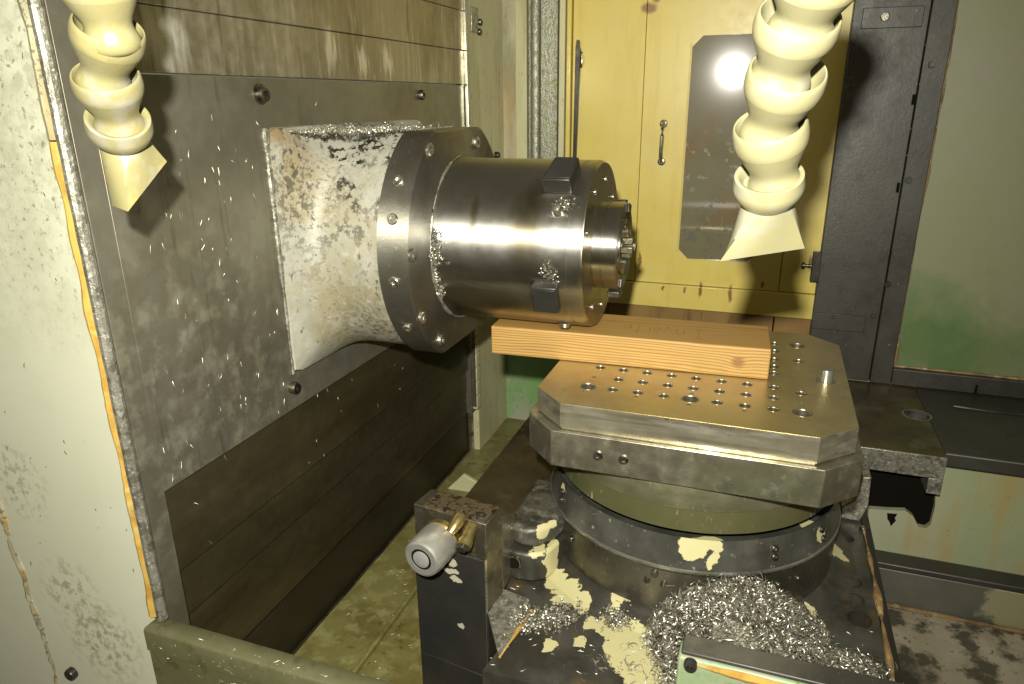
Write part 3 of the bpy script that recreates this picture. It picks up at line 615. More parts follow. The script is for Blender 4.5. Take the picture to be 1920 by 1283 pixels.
# ------------------------------------------------------------------ spindle head
SY, SZ = 1.262, .2067
sp = empty('spindle_head', (XW,SY,SZ), 'horizontal machine spindle head with cream casting, bolted flange and bright turned steel barrel', 'spindle')
def superloop(t, hw_y, hw_z, R, ex, cy, cz):
    """direction t -> point: rectangle hw_y x hw_z blended (ex) with a flat-topped disc of radius R"""
    c, s = math.cos(t), math.sin(t)
    k = min(hw_y/abs(c) if abs(c) > 1e-6 else 9, hw_z/abs(s) if abs(s) > 1e-6 else 9)
    d = min(R, .205/abs(s) if abs(s) > 1e-6 else 9)
    return (cy*ex+SY*(1-ex)+c*(k*ex+d*(1-ex)), cz*ex+SZ*(1-ex)+s*(k*ex+d*(1-ex)))
bm = bmesh.new(); rings = []; n = 128
for x, ex in ((XW,1),(XW+.007,.97),(XW+.013,.80),(XW+.020,.58),(XW+.028,.38),(XW+.037,.21),(XW+.048,.09),(XW+.060,.03),(XW+.08,.006),(XW+.12,0),(-.607,0)):
    ring = []
    for k in range(n):
        t = 2*math.pi*k/n
        y, z = superloop(t, .278, .213, .222, ex, 1.262, .2075); ring.append(bm.verts.new((x,y,z)))
    rings.append(ring)
for i in range(len(rings)-1):
    for k in range(n): bm.faces.new((rings[i][k], rings[i][(k+1)%n], rings[i+1][(k+1)%n], rings[i+1][k]))
bm.faces.new(rings[0]); bm.faces.new(rings[-1])
build('housing', bm, 'housing', sp, 0, 30)
bead('housing_sealant', [(XW+.003,.983,-.004),(XW+.003,.983,.10),(XW+.003,.983,.25),(XW+.003,.983,.42)], .004, 'trim', sp, .8, .006)
def flat_disc(bm, x0, x1, R, flat, cy, n=96, ch=.003):
    rings = []
    for x, dr in ((x0,0),(x1-ch,0),(x1,-ch)):
        ring = []
        for k in range(n):
            t = 2*math.pi*k/n; s = math.sin(t); d = min(R+dr, (flat+dr)/abs(s) if abs(s) > 1e-6 else 9)
            ring.append(bm.verts.new((x, cy+d*math.cos(t), SZ+d*s)))
        rings.append(ring)
    for i in range(2):
        for k in range(n): bm.faces.new((rings[i][k], rings[i][(k+1)%n], rings[i+1][(k+1)%n], rings[i+1][k]))
    bm.faces.new(rings[0]); bm.faces.new(rings[-1])
bm = bmesh.new(); flat_disc(bm, -.6065, -.5500, .2290, .2030, 1.250); fo = build('flange', bm, 'flange', sp)
# bolts on the rim and on the face
for th in (146, 162.5, 189, 214): 
    t = math.radians(th); d = .2292
    hexbolt(fo, (-.578, 1.250+d*math.cos(t), SZ+d*math.sin(t)), (0,math.cos(t),math.sin(t)), .0095, 'brightbolt', 'bolt', .004)
for y, z in ((1.121,.381),(1.035,.2165),(1.331,.381),(1.062,.10),(1.135,.035),(1.42,.20),(1.38,.09)):
    hexbolt(fo, (-.5502,y,z), (1,0,0), .0115, 'brightbolt', 'bolt', .005)
bm = bmesh.new(); lathe(bm, [(.1535,-.5502+0),(.1535,-.547)], (0,SY,SZ), (1,0,0), n=96)
build('locating_ring', bm, 'flange', sp)
prof = [(.1506,-.5470),(.1506,-.3060),(.1496,-.3055),(.1496,-.3035),(.1506,-.3030),(.1506,-.2860),(.1494,-.2840),(.1470,-.2800)]
build('barrel', lt(prof, (0,SY,SZ), (1,0,0), n=160), 'cyl', sp, 0, 30)
build('barrel_end', lt([(.1468,-.2801),(.1465,-.2785),(.080,-.2785)], (0,SY,SZ), (1,0,0), n=96), 'face', sp)
build('nose', lt([(.0780,-.2786),(.0780,-.2640),(.0765,-.2635),(.0765,-.2620),(.0785,-.2615),(.0785,-.2400),(.0765,-.2365),(.060,-.2365),(.058,-.2400),(.052,-.2400),(.050,-.2360),(.040,-.2360),(.034,-.2650),(.02,-.268)], (0,SY,SZ), (1,0,0), n=96), 'nose', sp, 0, 25)
# drive keys in the nose
for a in (90, 270):
    t = math.radians(a-20); cy_, cz_ = SY+.070*math.cos(t), SZ+.070*math.sin(t)
    u = Vector((0,math.cos(t),math.sin(t))); v = Vector((0,-math.sin(t),math.cos(t)))
    c = Vector((-.2370,cy_,cz_)); build('drive_key', pr([c-u*.010-v*.009,c+u*.007-v*.009,c+u*.007+v*.009,c-u*.010+v*.009], (.005,0,0)), 'darkmetal', sp, .0015)
# cross shaped drawbar tip
tp = build('drawbar_tip', lt([(.014,-.262),(.014,-.238),(.011,-.234)], (0,SY,SZ), (1,0,0), n=24), 'block', sp)
for dy, dz, l in ((.0,.010,.012),(.010,-.002,.016),(-.012,-.004,.014),(-.002,-.014,.010)):
    build('jaw', bx(-.240,-.232+l,SY+dy-.006,SY+dy+.006,SZ+dz-.006,SZ+dz+.006), 'block', tp, .0015)
# screws round the barrel end
for a in (60, 100, 140, 225, 262, 20, 300):
    t = math.radians(a); hexbolt(sp, (-.2785, SY-.118*math.cos(t), SZ+.118*math.sin(t)), (1,0,0), .0055, 'brightbolt', 'screw', .002)
# air blast covers and coolant jets on the barrel
def radial(th, x, r): t = math.radians(th); return Vector((x, SY-r*math.cos(t), SZ+r*math.sin(t))), Vector((0,-math.cos(t),math.sin(t))), Vector((0,math.sin(t),math.cos(t)))
def guard(th, x0, x1, w, hgt, slant):
    p, nrm, tan = radial(th, 0, .147); a = p-tan*w/2; b = p+tan*w/2
    g = build('jet_guard', pr([a+Vector((x0,0,0)), b+Vector((x0+slant,0,0)), b+Vector((x1,0,0)), a+Vector((x1-slant*.3,0,0))], nrm*hgt), 'darkmetal', sp, .0025)
    q = p+nrm*hgt; e = tan*(w/2-.003)
    build('guard_lid', pr([q-e+Vector((x0+.004,0,0)), q+e+Vector((x0+slant+.004,0,0)), q+e+Vector((x1-.003,0,0)), q-e+Vector((x1-.004,0,0))], nrm*.002), 'sensor_plate', g, .0008)
guard(-26, -.366, -.318, .056, .018, .004)
guard(55, -.356, -.304, .058, .030, .010)
for th, x in ((31,-.325),(-65,-.328)):
    p, nrm, tan = radial(th, x, .149)
    build('coolant_jet', lt([(.0105,0),(.0105,.006),(.009,.009),(.005,.009),(.004,.004)], p, nrm+tan*(.2 if th > 0 else -.4), n=20), 'brightbolt', sp)
p, nrm, tan = radial(-78, -.262, .085); build('air_nozzle', bx(-.262,-.238,1.245,1.275,SZ-.094,SZ-.082), 'darkmetal', sp, .002)
build('air_nozzle', bx(-.256,-.240,1.285,1.30,SZ+.072,SZ+.079), 'darkmetal', sp, .002)
bead('flange_seal', [(-.5485, SY+.156*math.cos(math.radians(a)), SZ+.156*math.sin(math.radians(a))) for a in range(95, 275, 6)], .0022, 'trim', sp, .9, .006)

# ------------------------------------------------------------------ pallet
PX, PY = -.0872, 1.2485
def octa(h, c, z): return [(PX-h+c,PY-h,z),(PX+h-c,PY-h,z),(PX+h,PY-h+c,z),(PX+h,PY+h-c,z),(PX+h-c,PY+h,z),(PX-h+c,PY+h,z),(PX-h,PY+h-c,z),(PX-h,PY-h+c,z)]
pa = empty('pallet', (PX,PY,-.107), 'square machining pallet with cut corners and a grid of drilled holes', 'pallet')
lowp = build('lower_plate', pr(octa(.2590,.055,-.107), (0,0,.063)), 'plate_low', pa, .0016)
build('waist', pr(octa(.245,.055,-.0455), (0,0,.006)), 'plate_side', pa)
topp = build('top_plate', pr(octa(.2475,.055,-.041), (0,0,.0405)), 'plate_side', pa, 0)
skin = build('top_face', pr(octa(.2468,.0548,-.0012), (0,0,.0012)), 'plate_top', pa, 0)
xs = [-.0855+.0422*k for k in range(-4, 5)]
holes = []
for k, x in enumerate(xs):
    for j, y in enumerate((1.0835,1.131,1.1775,1.3195,1.366,1.4135)):
        big = (k in (0,4,8)) and j in (0,5)
        if k == 0 and j in (1,4): continue
        if k == 8 and j in (1,2,3,4): continue
        holes.append((x, y, .0155 if big else .0098, big))
for y in (1.246,1.280): holes.append((xs[7], y, .0098, False))
for y in (1.164,1.324): holes.append((xs[8], y, .0098, False))
for x in (xs[3],xs[5],xs[1]): holes.append((x, 1.2485, .0098, False))
small = [(-.085,1.060),(xs[8],1.061),(xs[0],1.062),(xs[2],1.064),(xs[6],1.062),(xs[0],1.128),(xs[8],1.124),(xs[8],1.180),(xs[8],1.368),(xs[8],1.300),(xs[4],1.107),(xs[8],1.4365),(-.29,1.06)]
cb = bmesh.new()
for x, y, r, big in holes: lathe(cb, [(r,-.036),(r,.01)], (x,y,0), (0,0,1), n=24)
for x, y in small: lathe(cb, [(.0038,-.015),(.0038,.01)], (x,y,0), (0,0,1), n=12)
cb2 = cb.copy(); cut(topp, cb); cut(skin, cb2)
protos = {}
for x, y, r, big in holes:
    if r not in protos:
        bm = lt([(r*.999,-.020),(r*.999,.0003),(r*.86,.0003),(r*.83,-.0006),(r*.80,-.0008),(r*.80,-.020)], (0,0,0), (0,0,1), n=24, close=True)
        protos[r] = build('bushing', bm, 'bushing', None); o = protos[r]
    else:
        o = bpy.data.objects.new('bushing', protos[r].data); COL.objects.link(o)
    o.parent = pa; o.location = Vector((x,y,0))-pa.location
build('locating_pin', lt([(.0105,-.001),(.0105,.019),(.009,.0215),(.004,.0215)], (.1245,1.2345,0), (0,0,1), n=28), 'rail', pa)
build('pin_seat', lt([(.017,0),(.017,.0006),(.0115,.0006)], (.1245,1.2345,0), (0,0,1), n=28), 'brightbolt', pa)
for px in ((1121,854),(1169,862)):
    q = ony(px, PY-.259); hexbolt(pa, (q.x,PY-.2592,q.z), (0,-1,0), .0082, 'bolt', 'screw', .0022)
# lumber
bo = empty('lumber_block', (-.2215,1.2635,0), 'sawn fir timber block lying on the pallet beneath the spindle barrel', 'timber')
ang_ = math.radians(2.6); bl = bmesh.new(); box(bl, -.2505,.2505,-.068,.068,.0005,.0560)
bo.rotation_euler = (0,0,ang_)
me = bpy.data.meshes.new('block'); bmesh.ops.recalc_face_normals(bl, faces=bl.faces)
bl.to_mesh(me); bl.free(); wo = bpy.data.objects.new('block', me); COL.objects.link(wo); me.materials.append(M['wood']); wo.parent = bo
b = wo.modifiers.new('bevel','BEVEL'); b.width = .0028; b.segments = 3
# handwriting on the top face: loose marker strokes
def stroke(pts, name='pencil_mark'):
    bm = bmesh.new(); w = .0006
    P = [Vector((x,y,.0563)) for x, y in pts]
    for a, c in zip(P, P[1:]):
        d = (c-a); 
        if d.length < 1e-6: continue
        nn = Vector((-d.y,d.x,0)).normalized()*w
        vs = [bm.verts.new(q) for q in (a-nn,c-nn,c+nn,a+nn)]; bm.faces.new(vs)
    m_ = bpy.data.meshes.new(name); bm.to_mesh(m_); bm.free(); oo = bpy.data.objects.new(name, m_); COL.objects.link(oo); m_.materials.append(M['ink']); oo.parent = bo
LET = {'I':[[(0,0),(0,1)],[(-.3,0),(.3,0)],[(-.3,1),(.3,1)]], 'n':[[(0,0),(0,.6),(.1,.5),(.25,.62),(.38,.5),(.4,0)]], 'v':[[(0,.6),(.2,0),(.4,.65)]],
  'e':[[(0,.3),(.35,.33),(.3,.55),(.12,.6),(0,.35),(.08,.05),(.4,.05)]], 'r':[[(0,0),(0,.6),(.1,.5),(.3,.6)]], 't':[[(.15,1),(.12,.05),(.3,0)],[(-.05,.6),(.4,.64)]], 'o':[[(.2,0),(0,.15),(.02,.45),(.2,.6),(.38,.45),(.35,.12),(.2,0)]]}
x0 = .128
for c, adv in (('I',.020),('n',.018),('v',.015),('e',.014),('r',.013),('t',.014),('e',.015)):
    for s in LET[c]:    # written for a reader standing behind the board
        stroke([(x0 - px_*.034, .010 - py_*.052 + .003*math.sin(px_*5+x0*90)) for px_, py_ in s])
    x0 -= adv*1.3
# ------------------------------------------------------------------ turntable
tt = empty('rotary_table', (PX,PY,-.315), 'round rotary table under the pallet with cream paint flaking off its dark ring', 'rotary table')
build('disc', lt([(.20,-.106),(.240,-.108),(.2450,-.112),(.2500,-.150),(.2495,-.152),(.24,-.152)], (PX,PY,0), (0,0,1), n=128), 'disc', tt, 0, 25)
build('disc_skirt', lt([(.23,-.1522),(.2497,-.1524),(.2515,-.190),(.24,-.198)], (PX,PY,0), (0,0,1), n=128), 'disc_paint', tt, 0, 25)
build('upper_ring', lt([(.238,-.225),(.2535,-.222),(.2545,-.200),(.2575,-.1985),(.2645,-.245),(.2675,-.2535),(.2675,-.2555)], (PX,PY,0), (0,0,1), n=160, cap0=True, cap1=False), 'ring', tt, 0, 25)
build('ring_side', lt([(.267,-.2557),(.2665,-.259),(.2640,-.263),(.2640,-.330),(.2635,-.3405),(.25,-.342)], (PX,PY,0), (0,0,1), n=160, cap0=True), 'ringside', tt, 0, 30)
build('ring_edge', lt([(.2660,-.2505),(.2690,-.2525),(.2690,-.2560),(.2665,-.2575)], (PX,PY,0), (0,0,1), n=160, close=True), 'rail', tt, 0, 30)
def ringbolt(a, r, z, nr, up_, rad=.006, m='bolt'):
    t = math.radians(a); c, s = math.cos(t), math.sin(t)
    hexbolt(tt, (PX+r*c, PY+r*s, z), (c*nr, s*nr, up_), rad, m, 'bolt', .004)
for a in (216, 306, 330): ringbolt(a, .2606, -.218, .99, .14)
for a in (209.5, 226, 262, 268, 309, 318): ringbolt(a, .2640, -.288, 1, 0, .0055, 'darkmetal' if a == 262 else 'bolt')
ringbolt(264.5, .2645, -.272, 1, 0, .0065, 'darkmetal')

for a, z in ((216,-.234),(306,-.232),(331,-.236)): ringbolt(a, .2630, z, .99, .14)
# ------------------------------------------------------------------ saddle
sd = empty('table_saddle', (-.1,1.2,-.5), 'dark cast saddle carrying the rotary table, cream paint flaking off its top', 'saddle')
o = build('front_body', pr([(-.336,.786,-.36),(.244,.786,-.36),(.244,1.42,-.36),(-.556,1.42,-.36),(-.556,1.03,-.36),(-.368,1.0,-.36),(-.368,.968,-.36),(-.309,.945,-.36)], (0,0,-.30)), 'saddle', sd, 0)
cb = bmesh.new()
for p in ((1602,1091,.017),(1607,1126,.016),(1616,1163,.019),(1590,1010,.015)):
    q = onz(p[:2], -.36); lathe(cb, [(p[2],-.40),(p[2],-.30)], (q.x-.004,q.y,0), (0,0,1), n=28)
cut(o, cb)
for p in ((1602,1091,.017),(1607,1126,.016),(1616,1163,.019)):
    q = onz(p[:2], -.36); build('hole_rim', lt([(p[2]*.96,-.3605),(p[2]*.96,-.3590),(p[2]*1.05,-.3590),(p[2]*1.05,-.3605)], (q.x-.004,q.y,0), (0,0,1), n=28, close=True), 'darkmetal', sd)
    build('hole_floor', lt([(p[2]*1.2,-.395),(p[2]*1.2,-.392)], (q.x-.004,q.y,0), (0,0,1), n=28), 'void', sd)
build('base_flare', lt([(.255,-.341),(.2655,-.3415),(.272,-.347),(.288,-.355),(.31,-.3605)], (PX,PY,0), (0,0,1), n=128, cap1=False), 'saddle', sd, 0, 60)
o = build('side_boss', pr([(-.392,1.035,-.3605),(-.382,1.014,-.3605),(-.36,1.004,-.3605),(-.33,1.006,-.3605),(-.31,1.018,-.3605),(-.30,1.04,-.3605),(-.26,1.2,-.3605),(-.392,1.2,-.3605)], (0,0,.060)), 'saddle', sd, .006, 50)
build('upper_boss', pr([(-.385,1.045,-.2995),(-.373,1.026,-.2995),(-.350,1.018,-.2995),(-.325,1.024,-.2995),(-.30,1.06,-.2995),(-.26,1.2,-.2995),(-.385,1.2,-.2995)], (0,0,.040)), 'boss', sd, .009, 50)
build('boss_hole', lt([(.014,0),(.014,.004),(.0115,.004),(.0115,-.0)], (-.362,1.0045,-.322), (0,-1,0), n=24), 'bolt', sd)
build('boss_bore', lt([(.0112,0),(.0112,.0042)], (-.362,1.0045,-.322), (0,-1,0), n=24), 'void', sd)
# raised guard lip at the right edge
build('side_lip', pr([(.2445,.60,-.357),(.262,.60,-.362),(.30,.60,-.66),(.2445,.60,-.66)], (0,1.48,0)), 'darkmetal', sd, .002)
bead('lip_sealant', [(.2465,.72,-.3575),(.2465,1.0,-.3575),(.248,1.2,-.3575),(.2465,1.38,-.3575)], .0042, 'rust_seal', sd, .9, .008)
build('way_cover', bx(-.557,.243,1.421,2.09,-.62,-.3605), 'slide', sd, .003)
build('way_cover', bx(-.5565,-.395,1.05,1.4205,-.3605,-.3585), 'slide', sd, .001)
hexbolt(sd, onz((1619,992),-.357), (0,0,1), .008, 'bolt', 'screw', .005)
# clamp behind the pallet corner
cl = empty('pallet_clamp', (.235,1.33,-.36), 'small worn steel clamp finger beside the right rear corner of the pallet', 'clamp')
bm = bmesh.new(); q = [ony(p,1.40) for p in ((1618,896),(1634,895),(1628,950),(1612,978),(1576,972),(1578,950),(1600,940),(1611,925))]
prism(bm, q, (0,.05,0)); build('finger', bm, 'trim', cl, .002)

# ------------------------------------------------------------------ tool sensor
A = Vector((-.374,.901,0)); u = (Vector((-.514,.920,0))-A).normalized(); w = Vector((.004,.060,0)).normalized()
w = Vector((-u.y,u.x,0)); w = w if w.y > 0 else -w
ts = empty('tool_sensor_post', (A.x-.06,.93,-.58), 'steel tool sensor post with black front plate standing left of the rotary table', 'tool sensor')
def rect(a0, a1, b0, b1, z): return [A+u*a0+w*b0+Vector((0,0,z)), A+u*a1+w*b0+Vector((0,0,z)), A+u*a1+w*b1+Vector((0,0,z)), A+u*a0+w*b1+Vector((0,0,z))]
build('post', pr(rect(0,.140,.003,.058,-.60), (0,0,.4155)), 'block', ts, .0012)
build('top_grime', pr(rect(.004,.120,.006,.056,-.1845), (0,0,.0025)), 'gunk', ts, 0)
build('front_plate', pr(rect(0,.140,-.003,.0025,-.488), (0,0,.237)), 'sensor_plate', ts, .001)
build('lower_plate', pr(rect(0,.140,-.003,.0025,-.60), (0,0,.1105)), 'sensor_plate', ts, .001)
build('edge_band', pr(rect(-.0012,.0,-.004,.0025,-.60), (0,0,.35)), 'rail', ts)
hexbolt(ts, A+u*.018+w*.02+Vector((0,0,-.1845)), (0,0,1), .009, 'darkmetal', 'bolt', .004)
g = Vector((-.371,.960,0))
build('gusset', pr([(-.374,.9635,-.205),(-.374,1.040,-.245),(-.374,1.040,-.355),(-.374,.9635,-.355)], (.006,0,0)), 'plate_low', ts, .001)
build('foot', pr([(-.372,.900,-.3595),(-.320,.815,-.3595),(-.306,.932,-.3595),(-.318,.958,-.3595),(-.372,.968,-.3595)], (0,0,.006)), 'trim', ts, .0015)
bead('foot_sealant', [(-.319,.815,-.355),(-.305,.931,-.355)], .0032, 'sealant', ts, .6, .006)
P0 = ony((826,1012), .895); P1 = ony((789,1050), .836); ax = (P1-P0)
L_ = ax.length
sb = build('sensor_body', lt([(.030,0),(.0325,.004),(.0335,.010),(.0335,L_*.45),(.0335,L_-.009),(.031,L_-.002),(.0275,L_),(.0190,L_),(.0185,L_-.002),(.0160,L_-.002)], P0, ax, n=56), 'silver', ts, 0, 25)
build('sensor_groove', lt([(.0183,L_-.0045),(.0183,L_-.0012)], P0, ax, n=40), 'void', sb)
build('sensor_face', lt([(.0145,L_-.003),(.0145,L_-.0002),(.0138,L_+.0002)], P0, ax, n=40), 'grey_disc', sb)
build('sensor_socket', lt([(.034,-.008),(.034,.002),(.028,.004)], P0, ax, n=40), 'brass', ts)
Q0 = ony((886,985), .905); Q1 = ony((869,1026), .868); a2 = Q1-Q0
bm = lt([(.0105,0),(.0105,a2.length*.7),(.012,a2.length*.72),(.012,a2.length),(.007,a2.length),(.006,a2.length-.006)], Q0, a2, n=24); build('hose_fitting', bm, 'brass', ts)
Q0 = ony((862,972), .905); bm = bmesh.new(); tube(bm, [Q0, Q0+Vector((0,-.012,-.002)), ony((845,1000),.88)], [.012,.011,.009], 16); build('elbow', bm, 'brass', ts)
build('elbow_nut', lt([(.010,0),(.011,.002),(.011,.008),(.008,.010)], ony((868,1022),.872), a2, n=6), 'darkmetal', ts, .001)

# ------------------------------------------------------------------ green guard box in front
gb = empty('front_guard_box', (.1,.74,-.5), 'green painted box with amber sealant line in front of the chip heap', 'guard')
zt_ = ony((1285,1187),.775).z
x0_ = ony((1283,1188),.775).x
build('top_plate', bx(x0_,.36,.742,.775,zt_-.006,zt_), 'black', gb, .002)
build('front_face', bx(x0_-.003,.36,.738,.772,-.8,zt_-.0065), 'green_bright', gb, .004)
bead('sealant_line', [(x0_+.006,.7375,zt_-.010),(x0_+.03,.7370,zt_-.0125),(x0_+.10,.7370,zt_-.013),(x0_+.17,.7370,zt_-.012),(.3,.7370,zt_-.011)], .0035, 'sealant', gb, .9, .006)
hexbolt(gb, ony((1295,1243),.737), (0,-1,0), .0082, 'darkmetal', 'bolt', .009)

# ------------------------------------------------------------------ articulated coolant hoses
def hose(label, pts, D, matn, tip):
    """pts: (px, py, depth) centres of the cup rims from top to bottom"""
    P = [atd(*p) for p in pts]; root = empty('coolant_hose', P[0], label, 'coolant nozzle', 'articulated cream coolant hoses hanging into the machine')
    R0 = D/2
    for i in range(len(P)-1):
        a, b = P[i], P[i+1]; L0 = (b-a).length; ax = (b-a)
        prof = [(.74,.42),(.80,.30),(.855,.14),(.88,.03),(.90,-.01),(.93,-.015),(.955,.0),(.985,.08),(1.0,.18),(.998,.26),(.975,.36),(.965,.375),(.91,.46),(.83,.58),(.73,.72),(.675,.81),(.65,.89),(.655,.97),(.70,1.05),(.755,1.14),(.78,1.24),(.75,1.36),(.62,1.46)]
        prof = [(r*R0, h*L0) for r, h in prof]
        jt = Vector((.05*math.sin(i*2.1+D*99), .05*math.cos(i*3.7), .04*math.sin(i*5.1)))*ax.length*2.2
        bm = lt(prof, a, ax+jt, n=44, cap0=True, cap1=True)
        build('hose_segment', bm, matn, root, 0, 50)
    # tip
    c, nax, quad = tip; C0 = P[-1]; ax = atd(*nax)-C0
    Q = [atd(*q) for q in quad]; n = 48; uu, vv, aa = frame(ax)
    build('hose_segment', lt([(.70*R0,.30*R0),(.80*R0,.02*R0),(.90*R0,-.02*R0),(.955*R0,.0),(1.0*R0,.30*R0),(.985*R0,.48*R0),(.93*R0,.60*R0),(.88*R0,.72*R0),(.70*R0,.95*R0),(.64*R0,1.05*R0)], C0, ax, n=44), matn, root, 0, 50)
    start = C0 + aa*(R0*.86)
    per = []
    for e in range(4):
        a, b = Q[e], Q[(e+1) % 4]
        for k in range(n//4): per.append(a.lerp(b, k/(n//4)))
    cen = sum(Q, Vector())/4
    def angp(p): d = p-cen; return math.atan2(d.dot(vv), d.dot(uu))
    bm = bmesh.new(); rings = []
    circ = [start + uu*math.cos(2*math.pi*k/n)*R0*.72 + vv*math.sin(2*math.pi*k/n)*R0*.72 for k in range(n)]
    # best cyclic offset/direction between circle and slot outline
    best = None
    for dr in (1, -1):
        for s in range(n):
            e = sum((circ[(s+dr*k) % n]-start-(per[k]-cen)).length for k in range(0, n, 4))
            if best is None or e < best[0]: best = (e, s, dr)
    _, s, dr = best; circ = [circ[(s+dr*k) % n] for k in range(n)]
    for f in (0, .12, .55, 1):
        g_ = f; rings.append([bm.verts.new(circ[k].lerp(per[k], g_)) for k in range(n)])
    if c != 'closed':
        rings.append([bm.verts.new(cen.lerp(per[k], .8)) for k in range(n)]); rings.append([bm.verts.new(cen.lerp(per[k], .75)-aa*.012) for k in range(n)])
    for i in range(len(rings)-1):
        for k in range(n): bm.faces.new((rings[i][k], rings[i][(k+1)%n], rings[i+1][(k+1)%n], rings[i+1][k]))
    bm.faces.new(rings[0]); bm.faces.new(rings[-1])
    build('flat_nozzle', bm, matn, root, 0, 28)
    return root
hose('articulated cream coolant hose at upper left with grimy segments, in front of steel cover',
     [(168,-132,.58),(178,-43,.605),(204,50,.635),(197,140,.665),(221,222,.70)], .062, 'hose',
     ('closed', (235,296,.745), [(211,386,.735),(240,397,.72),(313,303,.755),(284,278,.80)]))
hose('articulated pale coolant hose at upper right, flash lit, in front of the stainless window',
     [(1572,-165,.485),(1540,-68,.52),(1500,28,.56),(1478,132,.60),(1443,232,.645),(1442,328,.685)], .0675, 'hose_clean',
     (None, (1437,425,.73), [(1350,490,.728),(1509,466,.728),(1500,456,.760),(1366,476,.760)]))

# ------------------------------------------------------------------ swarf
rng = np.random.default_rng(3)
def curls(name, pts, nrm_up, m, label, size=(.002,.006), width=(.0006,.0014), turns=(.3,1.6), segs=7, parent=None):
    V = []; Fc = []
    for (x, y, z) in pts:
        c = np.array((x,y,z)); a = rng.normal(size=3); a /= np.linalg.norm(a); b = np.cross(a, rng.normal(size=3)); b /= np.linalg.norm(b); n_ = np.cross(a, b)
        R_ = rng.uniform(*size); wd = rng.uniform(*width); T = rng.uniform(*turns)*2*math.pi; pitch = rng.uniform(-.6,.6)*R_; ph = rng.uniform(0,6.28)
        base = len(V)
        for k in range(segs+1):
            t = T*k/segs+ph; rr = R_*(1-.25*k/segs)
            p = c + a*math.cos(t)*rr + b*math.sin(t)*rr + n_*pitch*k/segs*2
            wv = n_*wd*(.4+.6*math.sin(math.pi*(k+.5)/(segs+1)))
            V.append(p-wv); V.append(p+wv)
        for k in range(segs): i = base+2*k; Fc.append((i,i+1,i+3,i+2))
    me = bpy.data.meshes.new(name); me.from_pydata([tuple(v) for v in V], [], Fc); me.materials.append(M[m]); me.shade_smooth()
    o = bpy.data.objects.new(name, me); COL.objects.link(o); o['kind'] = 'stuff'
    if parent is not None:
        o.parent = parent; off = parent.location
        me.transform(Matrix.Translation(-off))
    else: o['label'] = label; o['category'] = 'swarf'
    return o
def pileh(x, y):
    d = math.hypot(x-PX, y-PY)
    x0 = .030+max(0, .93-y)*.42; a = max(0, 1-abs((x-x0)/.150)**2.2)
    side = .108*a*math.exp(-((max(0,.935-y))/.105)**2)
    tail = .035*math.exp(-((x-.15)/.07)**2-((y-.95)/.05)**2)
    h = max(side, tail) + .012*noise.noise(Vector((x,y,0))*40) + .006*noise.noise(Vector((x,y,3))*110)
    return h-.006
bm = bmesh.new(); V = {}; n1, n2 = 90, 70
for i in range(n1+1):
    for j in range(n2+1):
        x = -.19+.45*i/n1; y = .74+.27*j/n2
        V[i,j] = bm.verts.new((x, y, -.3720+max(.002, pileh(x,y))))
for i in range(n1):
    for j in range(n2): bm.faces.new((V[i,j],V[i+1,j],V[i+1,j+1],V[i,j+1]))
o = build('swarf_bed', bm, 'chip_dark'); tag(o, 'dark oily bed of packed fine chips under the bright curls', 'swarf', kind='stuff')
pts = []
while len(pts) < 14000:
    x = rng.uniform(-.19,.26); y = rng.uniform(.76,1.0); h = pileh(x,y)
    if h > .0: pts.append((x, y, -.360+h+rng.uniform(-.010,.006)))
for k in range(420):
    x = rng.normal(-.01,.11); y = rng.normal(.88,.06)
    if y > .97 or not -.3 < x < .24: continue
    pts.append((x, y, -.358+max(0,pileh(x,y))))
k3 = len(pts)//3
rng.shuffle(pts)
curls('swarf_heap', pts[k3:], None, 'chip', 'heap of bright curly metal swarf piled against the rotary table ring', (.003,.011), (.00035,.0008), (.10,.75), 8)
curls('dull_swarf', pts[:k3], None, 'chip_dull', 'dull dark curls mixed into the heap of swarf before the ring', (.003,.010), (.0004,.0010), (.10,.7), 8)
pts = []
for k in range(1100):
    t = rng.uniform(0,1); x = -.315+.075*t+rng.normal(0,.013); y = .895+.05*t+rng.normal(0,.012); pts.append((x,y,-.357+abs(rng.normal(0,.005))))
for k in range(220): pts.append((rng.normal(-.165,.012), rng.normal(.955,.012), -.356+abs(rng.normal(0,.006))))
rng.shuffle(pts)
curls('dull_drift', pts[:600], None, 'chip_dull', 'dull dark curls within the small drift beside the sensor post', (.0015,.0045))
curls('swarf_drift', pts[600:], None, 'chip', 'small drift of bright swarf beside the tool sensor post foot', (.0015,.0045))
pts = []
while len(pts) < 420:
    x = rng.uniform(-.13,.25); y = rng.uniform(.78,.98); h = pileh(x,y)
    if h > .004: pts.append((x, y, -.356+h))
curls('long_curls', pts, None, 'chip', 'long loose curls and strands lying over the heap of swarf', (.009,.020), (.0003,.0007), (.08,.35), 9)
# clots of swarf on the spindle head
pts = []
for k in range(420):
    th = math.radians(rng.uniform(-8,16) if k < 300 else rng.uniform(-35,-8)); x = -.548+abs(rng.normal(0,.009 if k < 260 else .004)); r = .151+abs(rng.normal(0,.005))
    pts.append((x, SY-r*math.cos(th), SZ+r*math.sin(th)))
for k in range(60):
    th = math.radians(rng.normal(-8,3)); x = rng.normal(-.333,.008); pts.append((x, SY-.153*math.cos(th), SZ+.153*math.sin(th)))
for k in range(50):
    th = math.radians(rng.normal(36,2)); x = rng.normal(-.318,.010); pts.append((x, SY-.153*math.cos(th), SZ+.153*math.sin(th)))
rng.shuffle(pts)
curls('dull_clots', pts[:330], None, 'chip_dull', 'dull dark swarf tangled in the clots on the spindle barrel', (.0015,.004), (.0004,.0009))
curls('swarf_clots', pts[330:], None, 'chip', 'matted clot of swarf caught where the spindle barrel meets its flange', (.0015,.004), (.0005,.0011))
pts = []
